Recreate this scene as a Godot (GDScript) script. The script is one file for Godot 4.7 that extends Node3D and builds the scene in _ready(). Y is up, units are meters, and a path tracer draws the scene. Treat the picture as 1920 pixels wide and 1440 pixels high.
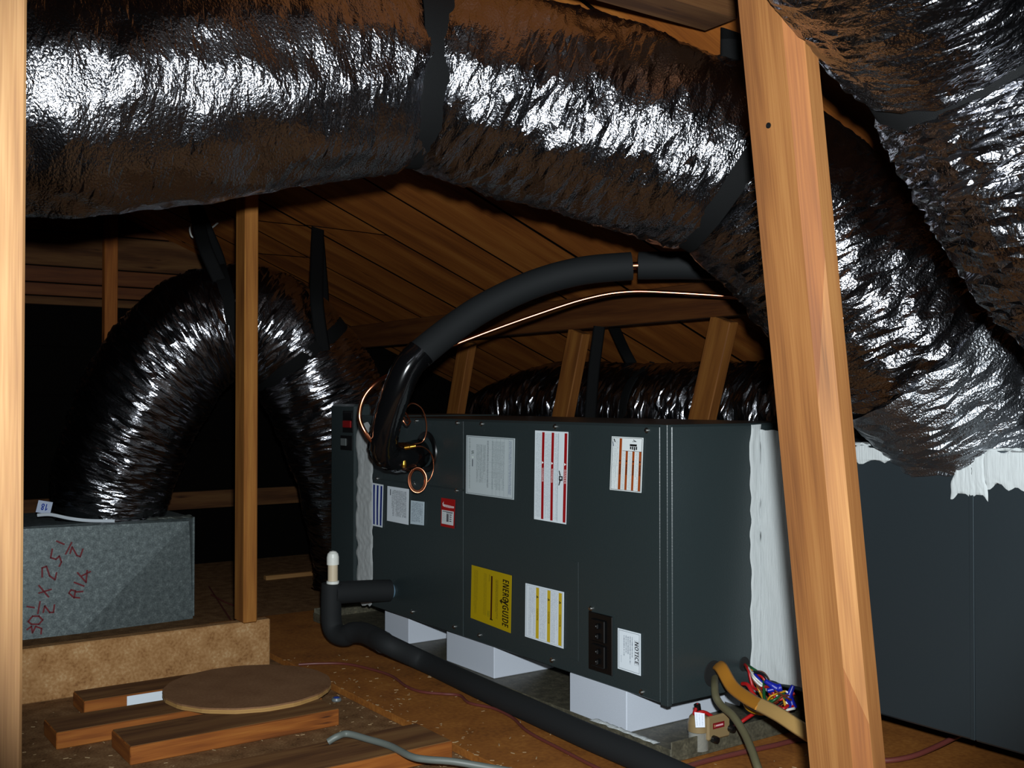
extends Node3D
# Attic with a horizontal air handler, foil flex ducts and a direct camera flash.
# House axes: local x runs along the air handler (towards its near end), local z points out of its front face.

const F := 2000.0
const CAM_Y := 0.8
const PITCH := 0.0149989          # camera looks up by this angle
const TH := -0.956728             # turn of the house axes about y
const C0 := Vector3(0.343, 0.0, -2.36)
const ROOF_A := 0.416667

var hb: Basis
var rng := RandomNumberGenerator.new()
var taken := {}
var M := {}

# ------------------------------------------------------------------ pixels, house frame
func ray(px, py) -> Vector3:
	var v := Vector3((px - 960.0) / F, -(py - 720.0) / F, -1.0)
	return v.rotated(Vector3(1, 0, 0), PITCH)
func P(px, py, d) -> Vector3:      # point on that ray at depth d along the view axis on the floor plan
	var r := ray(px, py)
	return Vector3(0, CAM_Y, 0) + r * (d / -r.z)
func on_plane(px, py, n: Vector3, p0: Vector3) -> Vector3:
	var r := ray(px, py)
	var o := Vector3(0, CAM_Y, 0)
	return o + r * ((p0 - o).dot(n) / r.dot(n))
func hn(x, y, z) -> Vector3:
	return C0 + hb * Vector3(x, y, z)
func to_h(p: Vector3) -> Vector3:
	return hb.inverse() * (p - C0)
func on_front(px, py) -> Vector3:  # house coordinates on the air handler's front plane
	return to_h(on_plane(px, py, hb.z, C0))
func on_hx(px, py, x) -> Vector3:
	return to_h(on_plane(px, py, hb.x, hn(x, 0, 0)))
func on_hz(px, py, z) -> Vector3:
	return to_h(on_plane(px, py, hb.z, hn(0, 0, z)))
func on_floor(px, py, h) -> Vector3:
	return on_plane(px, py, Vector3.UP, Vector3(0, h, 0))
func roof_y(z) -> float:
	return 1.2 + ROOF_A * (z + 0.85)

# ------------------------------------------------------------------ nodes
func numbered(n: String) -> String:
	if not taken.has(n):
		taken[n] = 0
		return n
	taken[n] += 1
	return "%s_%03d" % [n, taken[n]]
func tag(o, label, category, group = ""):
	o.set_meta("label", label)
	o.set_meta("category", category)
	if group: o.set_meta("group", group)
func thing(called, label, category, at := Vector3.ZERO, turn := 0.0, group := "") -> Node3D:
	var o := Node3D.new()
	o.name = numbered(called)
	add_child(o)
	o.position = at
	o.rotation.y = turn
	tag(o, label, category, group)
	return o
func struct(called, at := Vector3.ZERO, turn := 0.0) -> Node3D:
	var o := Node3D.new()
	o.name = numbered(called)
	add_child(o)
	o.position = at
	o.rotation.y = turn
	o.set_meta("kind", "structure")
	return o
func part(parent, called, mesh: Mesh, mat: Material, label := "") -> MeshInstance3D:
	var o := MeshInstance3D.new()
	o.name = called
	o.mesh = mesh
	o.material_override = mat
	parent.add_child(o, true)
	if label: o.set_meta("label", label)
	return o

# ------------------------------------------------------------------ mesh builder
class MB:
	var v := PackedVector3Array()
	var n := PackedVector3Array()
	var t := PackedVector2Array()
	var ix := PackedInt32Array()
	func tri(a: Vector3, b: Vector3, c: Vector3, nn: Vector3, ua := Vector2.ZERO, ub := Vector2.ZERO, uc := Vector2.ZERO):
		if (b - a).cross(c - a).dot(nn) > 0.0:
			var q = b; b = c; c = q
			var w = ub; ub = uc; uc = w
		var k := v.size()
		v.append_array([a, b, c]); n.append_array([nn, nn, nn]); t.append_array([ua, ub, uc])
		ix.append_array([k, k + 1, k + 2])
	func quad(a, b, c, d, nn: Vector3, ua := Vector2.ZERO, ub := Vector2.ZERO, uc := Vector2.ZERO, ud := Vector2.ZERO):
		tri(a, b, c, nn, ua, ub, uc)
		tri(a, c, d, nn, ua, uc, ud)
	func box(lo: Vector3, hi: Vector3, bev := 0.0, xf := Transform3D(), uvo := Vector2.ZERO):
		var s := hi - lo
		var long := 0
		if s.y > s[long]: long = 1
		if s.z > s[long]: long = 2
		var b := minf(bev, minf(s.x, minf(s.y, s.z)) * 0.45)
		for ax in 3:
			var u := (ax + 1) % 3
			var w := (ax + 2) % 3
			if w == long:
				var q := u; u = w; w = q
			for sg in [-1.0, 1.0]:
				var nn := Vector3.ZERO
				nn[ax] = sg
				var cs := []
				var us := []
				for k in 4:
					var p := Vector3.ZERO
					p[ax] = hi[ax] if sg > 0 else lo[ax]
					p[u] = lo[u] + b if k == 0 or k == 3 else hi[u] - b
					p[w] = lo[w] + b if k < 2 else hi[w] - b
					cs.append(xf * p)
					us.append(uvo + Vector2(p[u], p[w] + ax * 0.37 + sg * 0.11))
				quad(cs[0], cs[1], cs[2], cs[3], xf.basis * nn, us[0], us[1], us[2], us[3])
		if b <= 0.0: return
		for ax in 3:
			var u := (ax + 1) % 3
			var w := (ax + 2) % 3
			for su in [-1.0, 1.0]:
				for sw in [-1.0, 1.0]:
					var nn := Vector3.ZERO
					nn[u] = su; nn[w] = sw
					var pts := []
					for k in 4:
						var p := Vector3.ZERO
						p[ax] = lo[ax] + b if k == 0 or k == 3 else hi[ax] - b
						var flat := k < 2
						p[u] = (hi[u] if su > 0 else lo[u]) - (0.0 if flat else su * b)
						p[w] = (hi[w] if sw > 0 else lo[w]) - (sw * b if flat else 0.0)
						pts.append(p)
					var uu := []
					for k in 4:
						uu.append(uvo + Vector2(pts[k][long], pts[k][u] + pts[k][w] if ax == long else pts[k][ax]))
					quad(xf * pts[0], xf * pts[1], xf * pts[2], xf * pts[3], (xf.basis * nn).normalized(), uu[0], uu[1], uu[2], uu[3])
		for sx in [-1.0, 1.0]:
			for sy in [-1.0, 1.0]:
				for sz in [-1.0, 1.0]:
					var sgn := Vector3(sx, sy, sz)
					var cnr := Vector3(hi.x if sx > 0 else lo.x, hi.y if sy > 0 else lo.y, hi.z if sz > 0 else lo.z)
					var ps := []
					for k in 3:
						var p := cnr - sgn * b
						p[k] = cnr[k]
						ps.append(xf * p)
					tri(ps[0], ps[1], ps[2], (xf.basis * sgn).normalized())
	func prism(poly: PackedVector2Array, lo: float, hi: float, xf: Transform3D):   # poly in local xy, extruded along z
		var tris := Geometry2D.triangulate_polygon(poly)
		for k in range(0, tris.size(), 3):
			var a := poly[tris[k]]; var b := poly[tris[k + 1]]; var c := poly[tris[k + 2]]
			tri(xf * Vector3(a.x, a.y, hi), xf * Vector3(b.x, b.y, hi), xf * Vector3(c.x, c.y, hi), xf.basis * Vector3(0, 0, 1), a, b, c)
			tri(xf * Vector3(a.x, a.y, lo), xf * Vector3(b.x, b.y, lo), xf * Vector3(c.x, c.y, lo), xf.basis * Vector3(0, 0, -1), a, b, c)
		var area := 0.0
		for k in poly.size():
			var a := poly[k]; var b := poly[(k + 1) % poly.size()]
			area += a.x * b.y - b.x * a.y
		for k in poly.size():
			var a := poly[k]; var b := poly[(k + 1) % poly.size()]
			var nn := Vector3(b.y - a.y, a.x - b.x, 0).normalized() * signf(area)
			var l := a.distance_to(b)
			quad(xf * Vector3(a.x, a.y, lo), xf * Vector3(b.x, b.y, lo), xf * Vector3(b.x, b.y, hi), xf * Vector3(a.x, a.y, hi), xf.basis * nn, Vector2(0, lo), Vector2(l, lo), Vector2(l, hi), Vector2(0, hi))
	func grid(pts: PackedVector3Array, rows: int, cols: int, uv: PackedVector2Array, flip := false):
		# rows x cols points; normals from neighbours
		var k0 := v.size()
		for r in rows:
			for c in cols:
				var ra: int = (r - 1 if r > 0 else r) * cols
				var rb: int = (r + 1 if r < rows - 1 else r) * cols
				var ca: int = c - 1 if c > 0 else c
				var cb: int = c + 1 if c < cols - 1 else c
				var d1 := pts[rb + c] - pts[ra + c]
				var d2 := pts[r * cols + cb] - pts[r * cols + ca]
				var nn := d1.cross(d2).normalized()
				n.append(-nn if flip else nn)
		v.append_array(pts)
		t.append_array(uv)
		for r in rows - 1:
			for c in cols - 1:
				var a := k0 + r * cols + c
				var b := a + cols
				if flip:
					ix.append_array([a, b, a + 1, a + 1, b, b + 1])
				else:
					ix.append_array([a, a + 1, b, a + 1, b + 1, b])
	func tube(path: PackedVector3Array, rad, sides := 12, caps := true, flat := 1.0, wide := Vector3.ZERO):
		# rad: float or PackedFloat32Array; flat < 1 squashes across «wide»
		var np := path.size()
		var k0 := v.size()
		var tan := (path[1] - path[0]).normalized()
		var u := wide if wide != Vector3.ZERO else (Vector3.UP if absf(tan.y) < 0.9 else Vector3.RIGHT)
		u = (u - tan * u.dot(tan)).normalized()
		var dist := 0.0
		for i in np:
			var tg := (path[mini(i + 1, np - 1)] - path[maxi(i - 1, 0)]).normalized()
			u = (u - tg * u.dot(tg)).normalized()
			var w := tg.cross(u)
			var r: float = rad if rad is float else rad[i]
			if i > 0: dist += path[i].distance_to(path[i - 1])
			for s in sides + 1:
				var a := TAU * s / sides
				var o := u * cos(a) + w * sin(a) * flat
				v.append(path[i] + o * r)
				n.append((u * cos(a) * flat + w * sin(a)).normalized())
				t.append(Vector2(dist, r * a))
		for i in np - 1:
			for s in sides:
				var a := k0 + i * (sides + 1) + s
				var b := a + sides + 1
				ix.append_array([a, b, a + 1, a + 1, b, b + 1])
		if caps:
			for e in [0, np - 1]:
				var tg := (path[0] - path[1]).normalized() if e == 0 else (path[np - 1] - path[np - 2]).normalized()
				for s in sides:
					var a: int = k0 + e * (sides + 1) + s
					tri(path[e], v[a], v[a + 1], tg)
	func lathe(profile: PackedVector2Array, sides: int, xf := Transform3D()):    # (radius, height) pairs about local y
		for i in profile.size() - 1:
			var a := profile[i]; var b := profile[i + 1]
			var dn := Vector2(b.y - a.y, a.x - b.x).normalized()
			for s in sides:
				var p := TAU * s / sides
				var q := TAU * (s + 1) / sides
				var e := func(pt, an): return xf * Vector3(pt.x * cos(an), pt.y, pt.x * sin(an))
				var nn: Vector3 = xf.basis * Vector3(dn.x * cos((p + q) / 2), dn.y, dn.x * sin((p + q) / 2))
				var k := v.size()
				quad(e.call(a, p), e.call(a, q), e.call(b, q), e.call(b, p), nn)
				for j in range(k, v.size()):
					var rel: Vector3 = xf.affine_inverse() * v[j]
					var l := Vector2(rel.x, rel.z)
					if l.length() > 1e-6:
						l = l.normalized()
						n[j] = (xf.basis * Vector3(dn.x * l.x, dn.y, dn.x * l.y)).normalized()
	func mesh() -> ArrayMesh:
		var arr := []
		arr.resize(Mesh.ARRAY_MAX)
		arr[Mesh.ARRAY_VERTEX] = v
		arr[Mesh.ARRAY_NORMAL] = n
		arr[Mesh.ARRAY_TEX_UV] = t
		arr[Mesh.ARRAY_INDEX] = ix
		var m := ArrayMesh.new()
		m.add_surface_from_arrays(Mesh.PRIMITIVE_TRIANGLES, arr)
		return m

func box_mesh(lo: Vector3, hi: Vector3, bev := 0.002) -> ArrayMesh:
	var b := MB.new()
	b.box(lo, hi, bev, Transform3D(), Vector2(rng.randf() * 3.0, rng.randf() * 3.0))
	return b.mesh()
func spline(pts: Array, per := 12) -> PackedVector3Array:
	var out := PackedVector3Array()
	for i in pts.size() - 1:
		var p0: Vector3 = pts[maxi(i - 1, 0)]
		var p1: Vector3 = pts[i]
		var p2: Vector3 = pts[i + 1]
		var p3: Vector3 = pts[mini(i + 2, pts.size() - 1)]
		for k in per:
			out.append(p1.cubic_interpolate(p2, p0, p3, k / float(per)))
	out.append(pts[pts.size() - 1])
	return out
func tube_mesh(pts: Array, r, base: Vector3, sides := 12, per := 12) -> ArrayMesh:
	var q := spline(pts, per)
	for i in q.size(): q[i] -= base
	var b := MB.new()
	b.tube(q, r, sides)
	return b.mesh()
func shifted(pts: Array, d: Vector3) -> Array:
	return pts.map(func(p): return p + d)

# ------------------------------------------------------------------ materials
func mat(called: String, c: Color, rough := 0.8, metal := 0.0, spec := 0.5) -> StandardMaterial3D:
	var m := StandardMaterial3D.new()
	m.resource_name = called
	m.albedo_color = c
	m.roughness = rough
	m.metallic = metal
	m.metallic_specular = spec
	M[called] = m
	return m
func noise(type, freq, sd, oct := 4) -> FastNoiseLite:
	var f := FastNoiseLite.new()
	f.noise_type = type
	f.frequency = freq
	f.seed = sd
	f.fractal_octaves = oct
	if oct <= 1: f.fractal_type = FastNoiseLite.FRACTAL_NONE
	return f
func noise_tex(f: FastNoiseLite, size := 512) -> ImageTexture:
	return ImageTexture.create_from_image(f.get_seamless_image(size, size))
func wood_tex(sd: int, dark: Color, mid: Color, light: Color, knots := 5, band := 26.0) -> ImageTexture:
	# grain runs along u; the two ends of the picture are blended so that it repeats
	var w := 640
	var h := 256
	var over := 96
	var a := noise(FastNoiseLite.TYPE_SIMPLEX_SMOOTH, 1.0, sd, 3)
	var fine := noise(FastNoiseLite.TYPE_SIMPLEX, 1.0, sd + 7, 2)
	var r := RandomNumberGenerator.new()
	r.seed = sd
	var kn := []
	for k in knots: kn.append(Vector3(r.randf_range(20, w - over - 40), r.randf() * h, r.randf_range(3, 6)))
	var val := PackedFloat32Array()
	val.resize(w * h)
	for y in h:
		for x in w:
			var bend := a.get_noise_2d(x * 0.0025, y * 0.012) * 1.3
			var kd := 0.0
			var core := 0.0
			for k in kn:
				var dx: float = (x - k.x) * 0.6
				var dy: float = y - k.y
				var dd: float = (dx * dx + dy * dy) / (k.z * k.z)
				if dd < 12.0:
					kd += exp(-dd * 0.5) * 1.1
					core = maxf(core, exp(-dd * 2.2))
			var ring := sin((y / float(h) * band + bend * 5.0 + kd * 4.0) * 1.0) * 0.5 + 0.5
			var fib := fine.get_noise_2d(x * 0.02, y * 0.75)
			var tone := a.get_noise_2d(x * 0.006 + 40.0, y * 0.02)
			val[y * w + x] = clampf(0.5 + (ring - 0.5) * 0.34 + fib * 0.24 + tone * 0.5 - core * 0.7, -0.4, 1.0)
	var im := Image.create(w - over, h, false, Image.FORMAT_RGB8)
	for y in h:
		for x in w - over:
			var q := val[y * w + x]
			if x < over: q = lerpf(val[y * w + x + w - over], q, x / float(over))
			var c := dark.lerp(mid, q * 2.0) if q < 0.5 else mid.lerp(light, q * 2.0 - 1.0)
			if q < 0.0: c = dark * (1.0 + q)
			im.set_pixel(x, y, c)
	return ImageTexture.create_from_image(im)
func wood(called, tex, tint := Color.WHITE, rough := 0.72, scale := Vector3(0.5, 3.2, 1)) -> StandardMaterial3D:
	var m := mat(called, tint, rough, 0.0, 0.35)
	m.albedo_texture = tex
	m.uv1_scale = scale
	return m
func blotch_tex(sd: int, ramp: Array, f1 := 0.012, f2 := 0.09, size := 512, mix := 0.45) -> ImageTexture:
	var a := noise(FastNoiseLite.TYPE_SIMPLEX_SMOOTH, f1, sd, 4).get_seamless_image(size, size)
	var b := noise(FastNoiseLite.TYPE_SIMPLEX, f2, sd + 3, 3).get_seamless_image(size, size)
	var im := Image.create(size, size, false, Image.FORMAT_RGB8)
	for y in size:
		for x in size:
			var q := clampf((a.get_pixel(x, y).r * (1.0 - mix) + b.get_pixel(x, y).r * mix), 0.0, 0.999) * (ramp.size() - 1)
			var k := int(q)
			im.set_pixel(x, y, ramp[k].lerp(ramp[k + 1], q - k))
	return ImageTexture.create_from_image(im)

func make_materials():
	var pine := wood_tex(11, Color(0.49, 0.31, 0.165), Color(0.60, 0.40, 0.22), Color(0.69, 0.495, 0.295), 4)
	var fir := wood_tex(23, Color(0.42, 0.235, 0.095), Color(0.56, 0.335, 0.14), Color(0.64, 0.42, 0.20), 7, 14.0)
	var pale := wood_tex(31, Color(0.42, 0.29, 0.17), Color(0.58, 0.44, 0.28), Color(0.68, 0.56, 0.38), 7, 12.0)
	wood("post_wood", pine, Color(0.70, 0.67, 0.62))
	wood("bare_wood", pine, Color(0.80, 0.80, 0.78))
	wood("reddish_wood", pine, Color(0.71, 0.64, 0.54))
	wood("near_post_wood", pine, Color(0.80, 0.87, 0.97))
	wood("deck_wood", fir, Color(1.0, 0.95, 0.85), 0.7, Vector3(0.33, 1.1, 1))
	wood("beam_wood", fir, Color(0.56, 0.53, 0.50))
	wood("gable_wood", fir, Color(0.60, 0.54, 0.50))
	wood("strut_wood", pine, Color(0.76, 0.70, 0.54))
	wood("pale_wood", pale, Color(0.88, 0.82, 0.74), 0.8)
	wood("grey_wood", pale, Color(0.55, 0.47, 0.40), 0.85)
	wood("lumber_grey", pale, Color(0.70, 0.62, 0.54), 0.9)
	wood("cut_wood", fir, Color(0.90, 0.84, 0.72), 0.75, Vector3(0.9, 6.0, 1))
	wood("mid_post_wood", pine, Color(0.88, 0.83, 0.64))
	var dw := mat("disc_wood", Color(0.90, 0.85, 0.84), 0.8, 0.0, 0.3)
	dw.albedo_texture = blotch_tex(61, [Color(0.44, 0.32, 0.215), Color(0.52, 0.395, 0.275), Color(0.56, 0.435, 0.31), Color(0.63, 0.50, 0.37)], 0.01, 0.12)
	dw.uv1_triplanar = true
	dw.uv1_scale = Vector3(1.4, 1.4, 1.4)
	var bw := mat("stained_plank", Color(0.95, 0.90, 0.84), 0.85, 0.0, 0.3)
	bw.albedo_texture = blotch_tex(67, [Color(0.40, 0.27, 0.16), Color(0.58, 0.44, 0.29), Color(0.66, 0.53, 0.38), Color(0.76, 0.68, 0.55)], 0.012, 0.07)
	bw.uv1_triplanar = true
	bw.uv1_scale = Vector3(2.2, 2.2, 2.2)
	var dust := blotch_tex(5, [Color(0.24, 0.17, 0.11), Color(0.41, 0.30, 0.205), Color(0.49, 0.375, 0.265), Color(0.62, 0.51, 0.39)], 0.02, 0.14)
	var fl := mat("floor_dust", Color(1.0, 0.98, 0.94), 0.95, 0.0, 0.2)
	fl.albedo_texture = dust
	fl.uv1_triplanar = true
	fl.uv1_world_triplanar = true
	fl.uv1_scale = Vector3(1.6, 1.6, 1.6)
	var ply := blotch_tex(9, [Color(0.38, 0.235, 0.10), Color(0.51, 0.32, 0.145), Color(0.58, 0.38, 0.18), Color(0.66, 0.48, 0.28)], 0.012, 0.1)
	var pm := mat("plywood", Color(1.0, 0.95, 0.82), 0.75, 0.0, 0.35)
	pm.albedo_texture = ply
	pm.uv1_triplanar = true
	pm.uv1_scale = Vector3(1.1, 1.1, 1.1)
	var lt := mat("lumber_top", Color(0.92, 0.86, 0.80), 0.95, 0.0, 0.2)
	lt.albedo_texture = dust
	lt.uv1_triplanar = true
	lt.uv1_scale = Vector3(2.0, 2.0, 2.0)
	# foil jackets
	var cell := noise(FastNoiseLite.TYPE_CELLULAR, 0.035, 77, 3)
	cell.cellular_return_type = FastNoiseLite.RETURN_DISTANCE2_SUB
	cell.cellular_jitter = 1.0
	var crinkle := noise_tex(cell, 1024)
	for k in [["foil", 0.19, Vector3(4.5, 3.0, 1), 0.10], ["foil_far", 0.21, Vector3(5.0, 2.0, 1), 0.05]]:
		var m := mat(k[0], Color(0.56, 0.56, 0.58), k[1], 1.0)
		m.uv1_scale = k[2]
		m.heightmap_enabled = true
		m.heightmap_texture = crinkle
		m.heightmap_scale = k[3]
	var ft := mat("foil_tape", Color(0.60, 0.61, 0.63), 0.31, 1.0)
	ft.uv1_scale = Vector3(6, 4, 1)
	ft.heightmap_enabled = true
	ft.heightmap_texture = crinkle
	ft.heightmap_scale = 0.14
	# sheet metal
	var peel := noise_tex(noise(FastNoiseLite.TYPE_SIMPLEX_SMOOTH, 0.05, 15, 2), 512)
	var un := mat("unit_paint", Color(0.16, 0.195, 0.20), 0.38, 0.0, 0.5)
	un.heightmap_enabled = true
	un.heightmap_texture = peel
	un.heightmap_scale = 0.02
	un.uv1_triplanar = true
	un.uv1_scale = Vector3(6, 6, 6)
	var galv := blotch_tex(17, [Color(0.26, 0.29, 0.295), Color(0.36, 0.395, 0.40), Color(0.46, 0.50, 0.50), Color(0.66, 0.70, 0.70)], 0.03, 0.09)
	var gm := mat("galvanized", Color(1.0, 1.0, 1.0), 0.5, 0.45)
	gm.albedo_texture = galv
	gm.uv1_triplanar = true
	gm.uv1_scale = Vector3(2.6, 2.6, 2.6)
	var pl := mat("plenum_metal", Color(0.26, 0.295, 0.315), 0.36, 0.7)
	pl.heightmap_enabled = true
	pl.heightmap_texture = peel
	pl.heightmap_scale = 0.01
	pl.uv1_triplanar = true
	pl.uv1_scale = Vector3(3, 3, 3)
	var pan := mat("pan_metal", Color(0.80, 0.70, 0.58), 0.5, 0.15)
	pan.albedo_texture = galv
	pan.uv1_triplanar = true
	pan.uv1_scale = Vector3(2, 2, 2)
	var stk := noise_tex(noise(FastNoiseLite.TYPE_SIMPLEX, 0.02, 51, 4), 512)
	var ms := mat("mastic", Color(0.72, 0.735, 0.735), 0.7)
	ms.heightmap_enabled = true
	ms.heightmap_texture = stk
	ms.heightmap_scale = 0.05
	ms.uv1_scale = Vector3(14, 1.6, 1)
	var spk := blotch_tex(41, [Color(0.62, 0.64, 0.68), Color(0.74, 0.76, 0.80), Color(0.84, 0.86, 0.90)], 0.2, 0.3, 256, 0.7)
	var fb := mat("foam_block", Color.WHITE, 0.9)
	fb.albedo_texture = spk
	fb.uv1_triplanar = true
	fb.uv1_scale = Vector3(9, 9, 9)
	mat("foam_rubber", Color(0.105, 0.112, 0.117), 0.75, 0.0, 0.35)
	mat("black_tape", Color(0.045, 0.045, 0.05), 0.13, 0.0, 0.6)
	mat("webbing", Color(0.045, 0.047, 0.050), 0.8, 0.0, 0.25)
	M.webbing.heightmap_enabled = true
	M.webbing.heightmap_texture = peel
	M.webbing.heightmap_scale = 0.05
	M.webbing.uv1_scale = Vector3(20, 20, 1)
	mat("black_plastic", Color(0.04, 0.042, 0.045), 0.3)
	mat("hole_dark", Color(0.015, 0.015, 0.015), 0.9)
	mat("copper", Color(0.88, 0.56, 0.41), 0.26, 1.0)
	mat("brass", Color(0.82, 0.62, 0.25), 0.3, 1.0)
	mat("chrome", Color(0.75, 0.75, 0.74), 0.25, 1.0)
	mat("pvc", Color(0.88, 0.88, 0.85), 0.35)
	mat("aged_pvc", Color(0.80, 0.73, 0.62), 0.45)
	mat("blue_fitting", Color(0.35, 0.45, 0.52), 0.5)
	mat("paper", Color(0.80, 0.83, 0.86), 0.8)
	mat("tan_plastic", Color(0.50, 0.42, 0.29), 0.35)
	mat("clear_plastic", Color(0.75, 0.74, 0.70, 0.3), 0.12)
	M.clear_plastic.transparency = BaseMaterial3D.TRANSPARENCY_ALPHA
	mat("red_wire", Color(0.62, 0.06, 0.07), 0.4)
	mat("white_wire", Color(0.80, 0.80, 0.78), 0.4)
	mat("brown_wire", Color(0.36, 0.17, 0.09), 0.45)
	mat("blue_wire", Color(0.05, 0.10, 0.55), 0.35)
	mat("green_wire", Color(0.06, 0.28, 0.14), 0.4)
	mat("yellow_wire", Color(0.70, 0.50, 0.06), 0.4)
	mat("black_wire", Color(0.04, 0.04, 0.05), 0.4)
	mat("maroon_wire", Color(0.36, 0.17, 0.15), 0.45)
	mat("grey_cable", Color(0.36, 0.38, 0.36), 0.5)
	mat("olive_cable", Color(0.33, 0.31, 0.22), 0.5)
	mat("amber_cable", Color(0.66, 0.43, 0.11), 0.55)
	mat("dirty_cable", Color(0.68, 0.54, 0.32), 0.6)
	mat("marker_red", Color(0.42, 0.05, 0.10), 0.6)
	mat("red_plastic", Color(0.50, 0.04, 0.05), 0.35)
	mat("grey_plastic", Color(0.38, 0.40, 0.40), 0.4)
	mat("blue_print", Color(0.10, 0.25, 0.62), 0.6)
	mat("wood_edge", Color(0.62, 0.47, 0.26), 0.8)
	mat("chips", Color(0.62, 0.52, 0.38), 0.9)
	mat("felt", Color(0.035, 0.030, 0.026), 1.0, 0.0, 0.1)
	mat("side_wall", Color(0.20, 0.13, 0.08), 0.95)

# ------------------------------------------------------------------ printed labels
class Print:
	var im: Image
	var w: int
	var h: int
	var fonts: Array
	func _init(ww: int, hh: int, c: Color):
		w = ww; h = hh
		im = Image.create(w, h, false, Image.FORMAT_RGB8)
		im.fill(c)
	func rect(x, y, ww, hh, c: Color):
		im.fill_rect(Rect2i(int(x), int(y), maxi(int(ww), 1), maxi(int(hh), 1)), c)
	func frame(x, y, ww, hh, t, c: Color):
		rect(x, y, ww, t, c); rect(x, y + hh - t, ww, t, c); rect(x, y, t, hh, c); rect(x + ww - t, y, t, hh, c)
	func poly(p: PackedVector2Array, c: Color):
		var tr := Geometry2D.triangulate_polygon(p)
		for k in range(0, tr.size(), 3): fill_tri(p[tr[k]], p[tr[k + 1]], p[tr[k + 2]], c)
	func fill_tri(a: Vector2, b: Vector2, d: Vector2, c: Color):
		for y in range(maxi(0, int(minf(a.y, minf(b.y, d.y)))), mini(h - 1, int(maxf(a.y, maxf(b.y, d.y))) + 1) + 1):
			for x in range(maxi(0, int(minf(a.x, minf(b.x, d.x)))), mini(w - 1, int(maxf(a.x, maxf(b.x, d.x))) + 1) + 1):
				if Geometry2D.point_is_inside_triangle(Vector2(x + 0.5, y + 0.5), a, b, d): im.set_pixel(x, y, c)
	func text(s: String, x, y, hh, c: Color, ww := 0.0, slant := 0.0, bold := true):   # y: baseline; ww: stretch to this width
		var tm := TextMesh.new()
		var fo := SystemFont.new()
		fo.font_names = PackedStringArray(["Droid Sans"])
		fo.font_weight = 700 if bold else 400
		tm.font = fo
		tm.text = s
		tm.font_size = 32
		tm.depth = 0.0
		tm.curve_step = 1.5
		var ar := tm.get_mesh_arrays()
		var vs: PackedVector3Array = ar[Mesh.ARRAY_VERTEX]
		if vs.is_empty(): return
		var ix: PackedInt32Array = ar[Mesh.ARRAY_INDEX]
		var lo := Vector2(1e9, 1e9)
		var hi := -lo
		for q in vs:
			lo = lo.min(Vector2(q.x, q.y)); hi = hi.max(Vector2(q.x, q.y))
		var sy: float = hh / (hi.y - lo.y)
		var sx: float = ww / (hi.x - lo.x) if ww > 0.0 else sy
		var pt := func(q: Vector3): return Vector2(x + (q.x - lo.x) * sx + slant * (q.y - lo.y) * sy, y - (q.y - lo.y) * sy)
		for k in range(0, ix.size(), 3): fill_tri(pt.call(vs[ix[k]]), pt.call(vs[ix[k + 1]]), pt.call(vs[ix[k + 2]]), c)
	func small(x, y, ww, hh, c: Color, step := 5, sd := 1):      # rows of print too small to read
		var r := RandomNumberGenerator.new()
		r.seed = sd
		for yy in range(int(y), int(y + hh), step):
			var xx := int(x)
			var stop := int(x + ww * (1.0 if r.randf() > 0.25 else r.randf_range(0.5, 1.0)))
			while xx < stop:
				var l := r.randi_range(2, 9)
				for k in range(xx, mini(xx + l, stop)):
					if r.randf() < 0.75: rect(k, yy, 1, maxi(1, step - 3), c)
				xx += l + 2

func label_mat(called, p: Print) -> StandardMaterial3D:
	var m := mat(called, Color.WHITE, 0.5, 0.0, 0.4)
	m.albedo_texture = ImageTexture.create_from_image(p.im)
	m.texture_repeat = false
	return m
func sticker(parent, called, quad4: Array, m, turned := true, lift := 0.0042, label := ""):
	# quad4: house-frame corners TL TR BR BL as seen; turned: the print lies on its side, its top towards the right
	var b := MB.new()
	var us := [Vector2(0, 1), Vector2(0, 0), Vector2(1, 0), Vector2(1, 1)] if turned else [Vector2(0, 0), Vector2(1, 0), Vector2(1, 1), Vector2(0, 1)]
	var base: Vector3 = parent.get_meta("base")
	var nn := Vector3(0, 0, 1)
	var cs := quad4.map(func(q): return q - base + nn * lift)
	b.quad(cs[0], cs[1], cs[2], cs[3], nn, us[0], us[1], us[2], us[3])
	for k in 4:
		var a: Vector3 = cs[k]
		var d: Vector3 = cs[(k + 1) % 4]
		var side := (d - a).cross(nn).normalized()
		var back := nn * 0.0008
		b.quad(a, d, d - back, a - back, side, us[k], us[(k + 1) % 4], us[(k + 1) % 4], us[k])
	return part(parent, called, b.mesh(), m, label)
func fronts(a: Array) -> Array:
	return a.map(func(q): return on_front(q[0], q[1]))

# ------------------------------------------------------------------ foil flex duct
var n_pleat: FastNoiseLite
var n_fine: FastNoiseLite
var n_lump: FastNoiseLite
var n_cell: FastNoiseLite
class Duct:
	var c := PackedVector3Array()
	var u := PackedVector3Array()
	var w := PackedVector3Array()
	var r := PackedFloat32Array()
	var s := PackedFloat32Array()
	func at_s(x: float) -> int:
		for i in s.size():
			if s[i] >= x: return i
		return s.size() - 1
	func near(p: Vector3) -> int:
		var best := 0
		for i in c.size():
			if c[i].distance_squared_to(p) < c[best].distance_squared_to(p): best = i
		return best

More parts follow.
